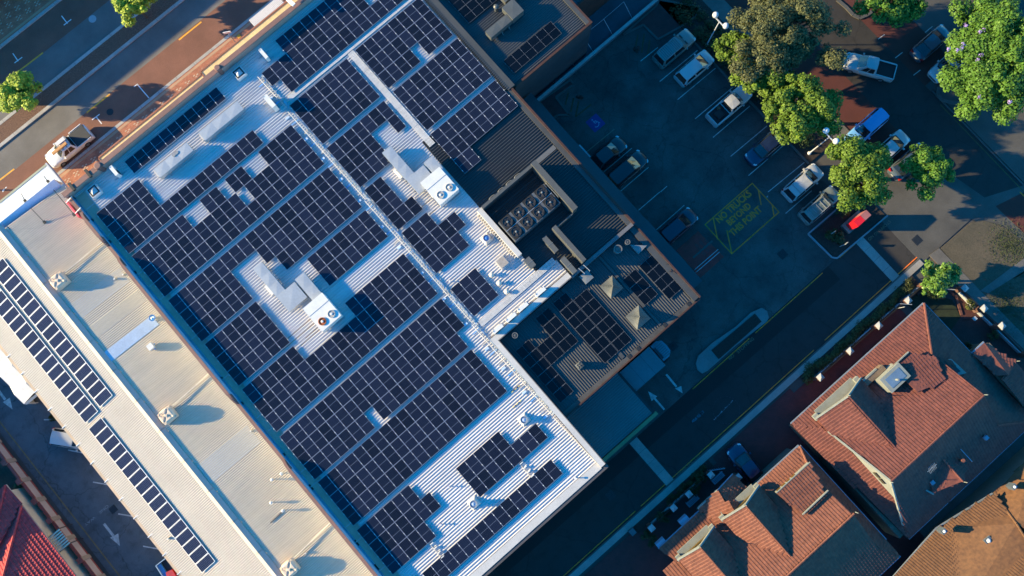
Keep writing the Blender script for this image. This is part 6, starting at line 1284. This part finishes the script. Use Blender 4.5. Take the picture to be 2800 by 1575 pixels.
# twin globe street lamps
glb = M('frosted globe', (0.5,0.5,0.5), .3, .03)
for (bx_, by_, y0, y1, lb) in ((38.15,13.8,14.5,13.0,'twin globe street lamp near the top of the car park verge'),(38.2,-1.9,-1.2,-2.6,'twin globe street lamp between the green trees by the car park')):
    t = thing('street_lamp', lb, 'street lamp', (bx_,by_,0), 'twin globe street lamps'); MB().tube((bx_,by_,0),(bx_,by_,5.6),.07,.05,10).build('pole', M('pale lamp post', (0.4,0.42,0.45), .5), t); MB().beam((bx_,y0,5.62),(bx_,y1,5.62),.09,.08).build('cross_arm', MATS['pale lamp post'], t)
    for y in (y0,y1): MB().lathe(bx_,y,[(.06,5.62),(.16,5.68),(.26,5.80),(.31,5.97),(.28,6.15),(.17,6.27),(.04,6.31)],20).build('globe', glb, t, smooth=True)
    MB().lathe(bx_,by_,[(.2,0),(.2,.2),(.1,.35)],10).build('base', MATS['pale lamp post'], t)
# red pylon sign
t = thing('pylon_sign', 'thick red and white pylon sign in the corner garden bed under the tree', 'sign', (36.3,-10.2,0)); MB().box(35.3,37.7,-10.75,-9.6,0,.5).build('plinth', M('stone plinth', (0.17,0.15,0.13), .85, .2, 2), t)
MB().box(35.6,36.55,-10.55,-9.85,.5,2.4).build('red_panel', M('bright red panel', (0.55,0.012,0.02), .35), t); MB().box(36.57,37.4,-10.55,-9.85,.5,2.4).build('pink_panel', M('dusty pink panel', (0.28,0.11,0.11), .5), t)
for q0, q1, lb in (((450,328),(580,280),'slim white marker flag in the corner garden bed'),((542,412),(590,395),'short white post near the bottom of the corner garden bed')):
    p, q = P(T8(*q0),.1), P(T8(*q1),1.6); t = thing('marker_post', lb, 'post', p); MB().tube((p.x,p.y,0),(p.x,p.y,1.7),.04,n=6).build('post', capm, t); MB().box(p.x,p.x+.3,p.y-.02,p.y+.02,1.3,1.7).build('plate', capm, t)
c = P(Q2(740,325), 1.5); t = thing('wall_light', 'thin twin arm pole light beside the fence of the larger house', 'pole', (c.x,c.y,0)); MB().tube((c.x,c.y,0),(c.x,c.y,2.6),.035,n=6).build('pole', capm, t); MB().beam((c.x-.1,c.y+.5,2.6),(c.x+.7,c.y-.3,2.6),.05,.05).build('arm', capm, t)
c = P(Q2(1440,432), 1.5); t = thing('path_light', 'single square white lantern on a dark pole in the red terrace', 'lantern', (c.x,c.y,0)); MB().tube((c.x,c.y,0),(c.x,c.y,1.9),.035,n=6).build('pole', railm, t); MB().box(c.x-.17,c.x+.17,c.y-.17,c.y+.17,1.9,2.1).build('lantern', capm, t)
c = P(Q5(1700,40), 1.5); t = thing('yellow_machine', 'yellow metal frame of a machine cut by the top right edge', 'machine', (c.x,c.y,0)); ym = M('machine yellow', (0.28,0.15,0.02), .5)
a, b_ = P(Q5(1500,0),1.6), P(Q5(1640,130),1.6); MB().beam(a, b_, .35, .35).build('boom', ym, t); b2 = P(Q5(1800,0),1.6); MB().beam(b_, b2, .25, .3).build('boom', ym, t); MB().beam((*P(Q5(1640,145),1.5)[:2],1.5),(*P(Q5(1790,45),1.5)[:2],1.5),.1,.1).build('white_bar', capm, t); MB().box(c.x-1,c.x+2,c.y+.3,c.y+2.5,.3,1.3).build('body', trim_m, t)
c = P(T11(905,1110),0); t = thing('bollard_box', 'small grey service box on the lane footpath near the terrace corner', 'service box', (c.x,c.y,0)); MB().box(c.x-.3,c.x+.3,c.y-.35,c.y+.3,.1,.35).build('body', M('service grey', (0.07,0.075,0.08), .8), t); MB().box(c.x-.27,c.x+.27,c.y-.32,c.y+.27,.35,.37).build('lid', wall_d, t)
c = P(T9(385,272),.5); t = thing('white_bollard', 'small white topped post beside the shrub under the warehouse eave', 'post', (c.x,c.y,0)); MB().beam((c.x-.6,c.y+.55,.3),(c.x+.6,c.y-.5,.3),.1,.12).build('bar', capm, t)
# ================================================================ TREES AND PLANTS
def leaf_mat(name, c, c2, rough=.6):
    m = M(name, c, rough, .2, 1.7, .38, 7, c2=c2, spec=.25); return m
def foliage(centers, n_per, size, flat=.6, droop=0.0, seed=1):
    """leaf quads scattered through many clumps, outer leaves tilted outward"""
    r = np.random.default_rng(seed); C_ = []; R_ = []
    for (x, y, z, rad) in centers:
        k = int(n_per*rad**1.7*4.2); d = r.normal(size=(k,3)); d /= np.linalg.norm(d,axis=1)[:,None]; q = rad*(r.uniform(0.05,1,size=(k,1))**.5); p = d*q; p[:,2] *= flat
        C_.append(p+np.array([x,y,z])); R_.append(d)
    Pn = np.concatenate(C_); Dn = np.concatenate(R_); n = len(Pn)
    nrm = Dn*.75+np.array([0,0,.6])+r.normal(size=(n,3))*.33; nrm /= np.linalg.norm(nrm,axis=1)[:,None]
    t = np.cross(nrm, r.normal(size=(n,3))); t /= np.linalg.norm(t,axis=1)[:,None]; b = np.cross(nrm, t)
    s = size*1.0*r.uniform(.5,1.3,size=(n,1)); asp = r.uniform(.45,.8,size=(n,1))
    v = np.stack([Pn-t*s, Pn-b*s*asp, Pn+t*s, Pn+b*s*asp], axis=1).reshape(-1,3); v[2::4,2] -= droop*size
    me = bpy.data.meshes.new('leaves'); me.vertices.add(4*n); me.vertices.foreach_set('co', v.ravel()); me.loops.add(4*n); me.loops.foreach_set('vertex_index', np.arange(4*n)); me.polygons.add(n); me.polygons.foreach_set('loop_start', np.arange(n)*4); me.polygons.foreach_set('loop_total', np.full(n,4)); me.update(); me.validate(); return me
bark = M('bark', (0.09,0.07,0.05), .9, .25, 3, .2, 12); bark_l = M('pale bark', (0.16,0.13,0.10), .9, .25, 3, .2, 12)
def tree(label, base, hc, rx, m, n_clump=40, leaf=.13, dens=60, rz=None, seed=1, cr=.32, name='tree', trunk_h=None, lean=(0,0), group=None, squash=.75, cat='tree', bk=None, sub=.9):
    x0, y0 = base; t = thing(name, label, cat, (x0,y0,0), group); r = np.random.default_rng(seed); rz = rz or rx*squash; cx, cy = x0+lean[0], y0+lean[1]
    th = trunk_h or hc-rz*.55; b = MB(); fx, fy = x0+lean[0]*.5, y0+lean[1]*.5
    b.tube((x0,y0,0),(fx,fy,th*.9),.05*rx+.06,.035*rx+.04,8); tk = b.build('trunk', bk or bark, t); cs = []
    ph0 = r.uniform(0,6.28); lob = r.uniform(.62,1.22,size=9)
    n_clump = int(n_clump*1.45)
    for i in range(n_clump):
        th_ = r.uniform(0,6.283); u = r.uniform(-.55,1); rr = math.sqrt(max(0,1-u*u)); k = int((th_/6.283)*9)%9; f_ = lob[k]*r.uniform(.45,1.05)
        cs.append((cx+rx*rr*math.cos(th_)*f_, cy+rx*rr*math.sin(th_)*f_, hc+rz*u*f_*.9, rx*cr*r.uniform(.45,1.15)))
    lb = MB()
    for i in range(0, n_clump, 4):
        c = cs[i]; mx_ = ((fx+c[0])/2+r.normal()*.1, (fy+c[1])/2+r.normal()*.1, (th*.8+c[2])/2-.05); lb.tube((fx,fy,th*.8), mx_, .03*rx+.015, .02*rx+.01, 6); lb.tube(mx_, (c[0],c[1],c[2]), .02*rx+.01, .01, 5)
    lb.build('limbs', bk or bark, t)
    me = foliage(cs, dens, leaf, .72, 0, seed); me.materials.append(m); o = bpy.data.objects.new('crown', me); COL.objects.link(o); o.parent = t; o.location = (-x0,-y0,0); tag(o, kind='stuff'); return t
G1 = leaf_mat('fresh green leaves', (0.34,0.42,0.035), (0.15,0.23,0.02)); G2 = leaf_mat('yellow green leaves', (0.115,0.18,0.015), (0.045,0.085,0.007)); G3 = leaf_mat('olive grey leaves', (0.085,0.09,0.032), (0.045,0.052,0.018)); G4 = leaf_mat('mid green leaves', (0.085,0.175,0.016), (0.038,0.09,0.009)); G5 = leaf_mat('dark shrub leaves', (0.025,0.045,0.01), (0.012,0.024,0.006)); G6 = leaf_mat('glossy green leaves', (0.11,0.20,0.03), (0.045,0.10,0.012), .4)
tree('bright green young tree in the median, at the left edge', (-19.72,55.83), 3.2, 2.05, G1, 46, .13, 130, seed=11, cr=.36, rz=1.5)
tree('bright green young tree in the median, cut by the top edge', (-4.8,55.66), 3.3, 1.9, G1, 36, .13, 130, seed=12, cr=.36, rz=1.4)
def ctr(q, z): c = P(q, z); return (c.x, c.y)
tree('large olive grey feathery tree at the top of the car park verge', ctr(T4(130,210),6.2), 6.2, 4.7, G3, 95, .12, 110, seed=21, cr=.24, squash=.6, bk=bark_l)
tree('small bright green tree left of the olive grey feathery tree', ctr(T3(1665,350),4), 4.0, 1.7, G2, 26, .13, 110, seed=22, cr=.36)
tree('bright green tree over the car park kerb above the lamp', ctr(T3(1880,590),4.5), 4.5, 2.3, G2, 34, .14, 100, seed=23, cr=.33)
tree('bushy green tree between the olive tree and the lamp', ctr(T4(235,815),5), 5.0, 3.6, G2, 70, .14, 95, seed=24, cr=.26, squash=.6)
tree('yellow green tree over the end of the car park row', ctr(T4(690,1255),5.2), 5.2, 3.5, G2, 66, .14, 95, seed=25, cr=.27, squash=.65)
tree('smaller green tree leaning over the side street beside the yellow green one', ctr(T4(1215,1265),4.4), 4.4, 2.6, G4, 40, .14, 95, seed=26, cr=.3)
tree('green tree cut by the top edge beside the maroon parking bays', ctr(T4(985,0),4.8), 4.8, 3.1, G4, 52, .14, 95, seed=27, cr=.28)
jt = tree('wide jacaranda with scattered purple flowers at the right edge', ctr(T4(1665,430),5.6), 5.6, 5.0, G4, 120, .14, 100, seed=28, cr=.23, squash=.55)
tree('dark green tree at the right edge beyond the jacaranda', ctr(T4(2020,300),4.6), 4.6, 3.2, G4, 48, .14, 90, seed=29, cr=.28)
pf = []; 
for q in ((1500,185),(1735,135),(1705,155),(1635,215),(1605,235),(1480,330),(1465,360),(1435,375),(1370,368),(1720,330),(1612,410),(1590,450),(1800,408),(1830,765),(1600,730),(1835,95)):
    c = P(T4(*q), 7.2); pf.append((c.x, c.y, 7.1, .24))
me = foliage(pf, 90, .07, .8, 0, 5); me.materials.append(M('purple flowers', (0.32,0.22,0.52), .7, .15, 3)); o = bpy.data.objects.new('flowers', me); COL.objects.link(o); o.parent = jt; o.location = -jt.location; tag(o, kind='stuff')
tree('frangipani with fleshy bright leaves inside the corner fence', ctr(T8(1300,650),2.4), 2.4, 1.9, G6, 42, .15, 80, seed=30, cr=.3, squash=.5, cat='shrub', name='frangipani_shrub')
def shrub(label, q, r_, h_, m, seed, n=14, leaf=.07, dens=160, flat=.8, z=.1):
    c = P(q, h_*.6); t = thing('shrub', label, 'shrub', (c.x,c.y,z)); rr = np.random.default_rng(seed); cs = []
    for i in range(n): a = rr.uniform(0,6.28); s = r_*math.sqrt(rr.uniform(0,1))*.75; cs.append((c.x+s*math.cos(a), c.y+s*math.sin(a), z+h_*rr.uniform(.4,.8), r_*rr.uniform(.25,.42)))
    me = foliage(cs, dens, leaf, flat, 0, seed); me.materials.append(m); o = bpy.data.objects.new('foliage', me); COL.objects.link(o); o.parent = t; o.location = -t.location; tag(o, kind='stuff')
    MB().tube((c.x,c.y,0),(c.x,c.y,h_*.5),.05,.03,6).build('stem', bark, t); return t
shrub('spiky dark shrub in the corner garden bed beside the marker flag', T8(500,340), 1.1, 1.0, G5, 41, 16, .13, 60)
shrub('dark shrub behind the red sign in the corner bed', T8(560,140), .9, 1.1, G5, 42)
shrub('small green shrub at the corner of the red roofed house', T9(145,770), .45, 1.2, leaf_mat('grey green leaves', (0.07,0.11,0.05), (0.04,0.07,0.03)), 43)
shrub('dark green bush on the maroon terrace corner beside the white stones', Q3(85,1080), .9, 1.3, G5, 44)
shrub('dark bush behind the iron fence below the driveway gate', Q3(620,440), .7, 1.2, G5, 45)
shrub('dark bush inside the iron fence in the middle of the terrace', Q3(560,560), .8, 1.2, G5, 46)
shrub('dark bush beside the lowest bench of the terrace', Q3(230,840), .8, 1.2, G5, 47)
shrub('brown dead shrub beside the upper hatched corner of the car park', T3(938,372), .45, .7, M('dead leaves', (0.045,0.02,0.015), .9, .3, 4), 48, 10, .06)
shrub('brown dead shrub beside the lower hatched corner of the car park', T3(512,738), .45, .7, MATS['dead leaves'], 49, 10, .06)
shrub('green shrub under the warehouse eave beside the left lane', T9(400,250), .5, .9, G5, 50)
shrub('low flowering shrub beside the corner brick pier', Q2(1420,300), .7, .9, leaf_mat('flower shrub leaves', (0.09,0.10,0.02), (0.03,0.04,0.01)), 51)
shrub('green shrub by the entry path of the larger house', Q2(1420,700), .6, .9, G5, 52); shrub('round green shrub near the right fence', Q2(1640,590), .6, .8, G5, 53)
shrub('dark bush inside the corner fence left of the frangipani', Q2(1080,185), .9, .9, G5, 54)
# hedge along the lane and verge planting (one mass)
def hedge(label, pts, w_, h_, m, seed, dens=120, leaf=.08, step=.5):
    rr = np.random.default_rng(seed); cs = []; p = pts
    for a, b_ in zip(p[:-1], p[1:]):
        L = math.dist(a, b_); k = int(L/step)
        for i in range(k): f_ = i/k; cs.append((a[0]+(b_[0]-a[0])*f_+rr.normal()*.1, a[1]+(b_[1]-a[1])*f_+rr.normal()*w_*.18, h_*.6+rr.normal()*.06, w_*.62*rr.uniform(.8,1.15)))
    t = thing('hedge', label, 'hedge', (pts[0][0],pts[0][1],0)); me = foliage(cs, dens, leaf, .85, 0, seed); me.materials.append(m); o = bpy.data.objects.new('foliage', me); COL.objects.link(o); o.parent = t; o.location = -t.location; tag(o, kind='stuff')
HG = leaf_mat('hedge leaves', (0.075,0.075,0.02), (0.025,0.035,0.01))
struct('garden_bed', MB().box(21.5,37.2,-19.0,-18.05,-.05,.12), soil_m); struct('garden_bed', MB().box(-1,9,-18.85,-18.05,-.05,.12), soil_m)
hedge('clipped olive hedge along the lane in front of the larger house', [(22,-18.5),(36.9,-18.55)], .95, .7, HG, 61)
hedge('dark planting strip in front of the orange tiled house terrace', [(3.4,-18.45),(8.6,-18.45)], .7, .6, G5, 62)
hedge('dark ground cover shrubs under the trees along the car park kerb', [(38.2,18),(38.6,10),(39,2),(38.8,-2)], 1.6, .5, G5, 63, 60, .1, .7)
hedge('dark shrubs beside the kerb in the top verge', [(39.8,19),(40,12),(40,4)], 1.2, .5, G5, 64, 60, .1, .7)
# mulch chips, leaf litter
mb = MB(); 
for i in range(2600):
    x, y = rng.uniform(-34,12), rng.uniform(54.9,56.4); a = rng.uniform(0,3.14); s = rng.uniform(.02,.05); mb.quad((x-s*math.cos(a),y-s*math.sin(a),.108),(x+s*math.sin(a)*.6,y-s*math.cos(a)*.6,.112),(x+s*math.cos(a),y+s*math.sin(a),.13),(x-s*math.sin(a)*.6,y+s*math.cos(a)*.6,.112))
tag(mb.build('bark_chips', M('bark chips', (0.25,0.14,0.09), .9, .4, 8)), 'loose bark chips scattered over the median strip', 'bark chips', kind='stuff')
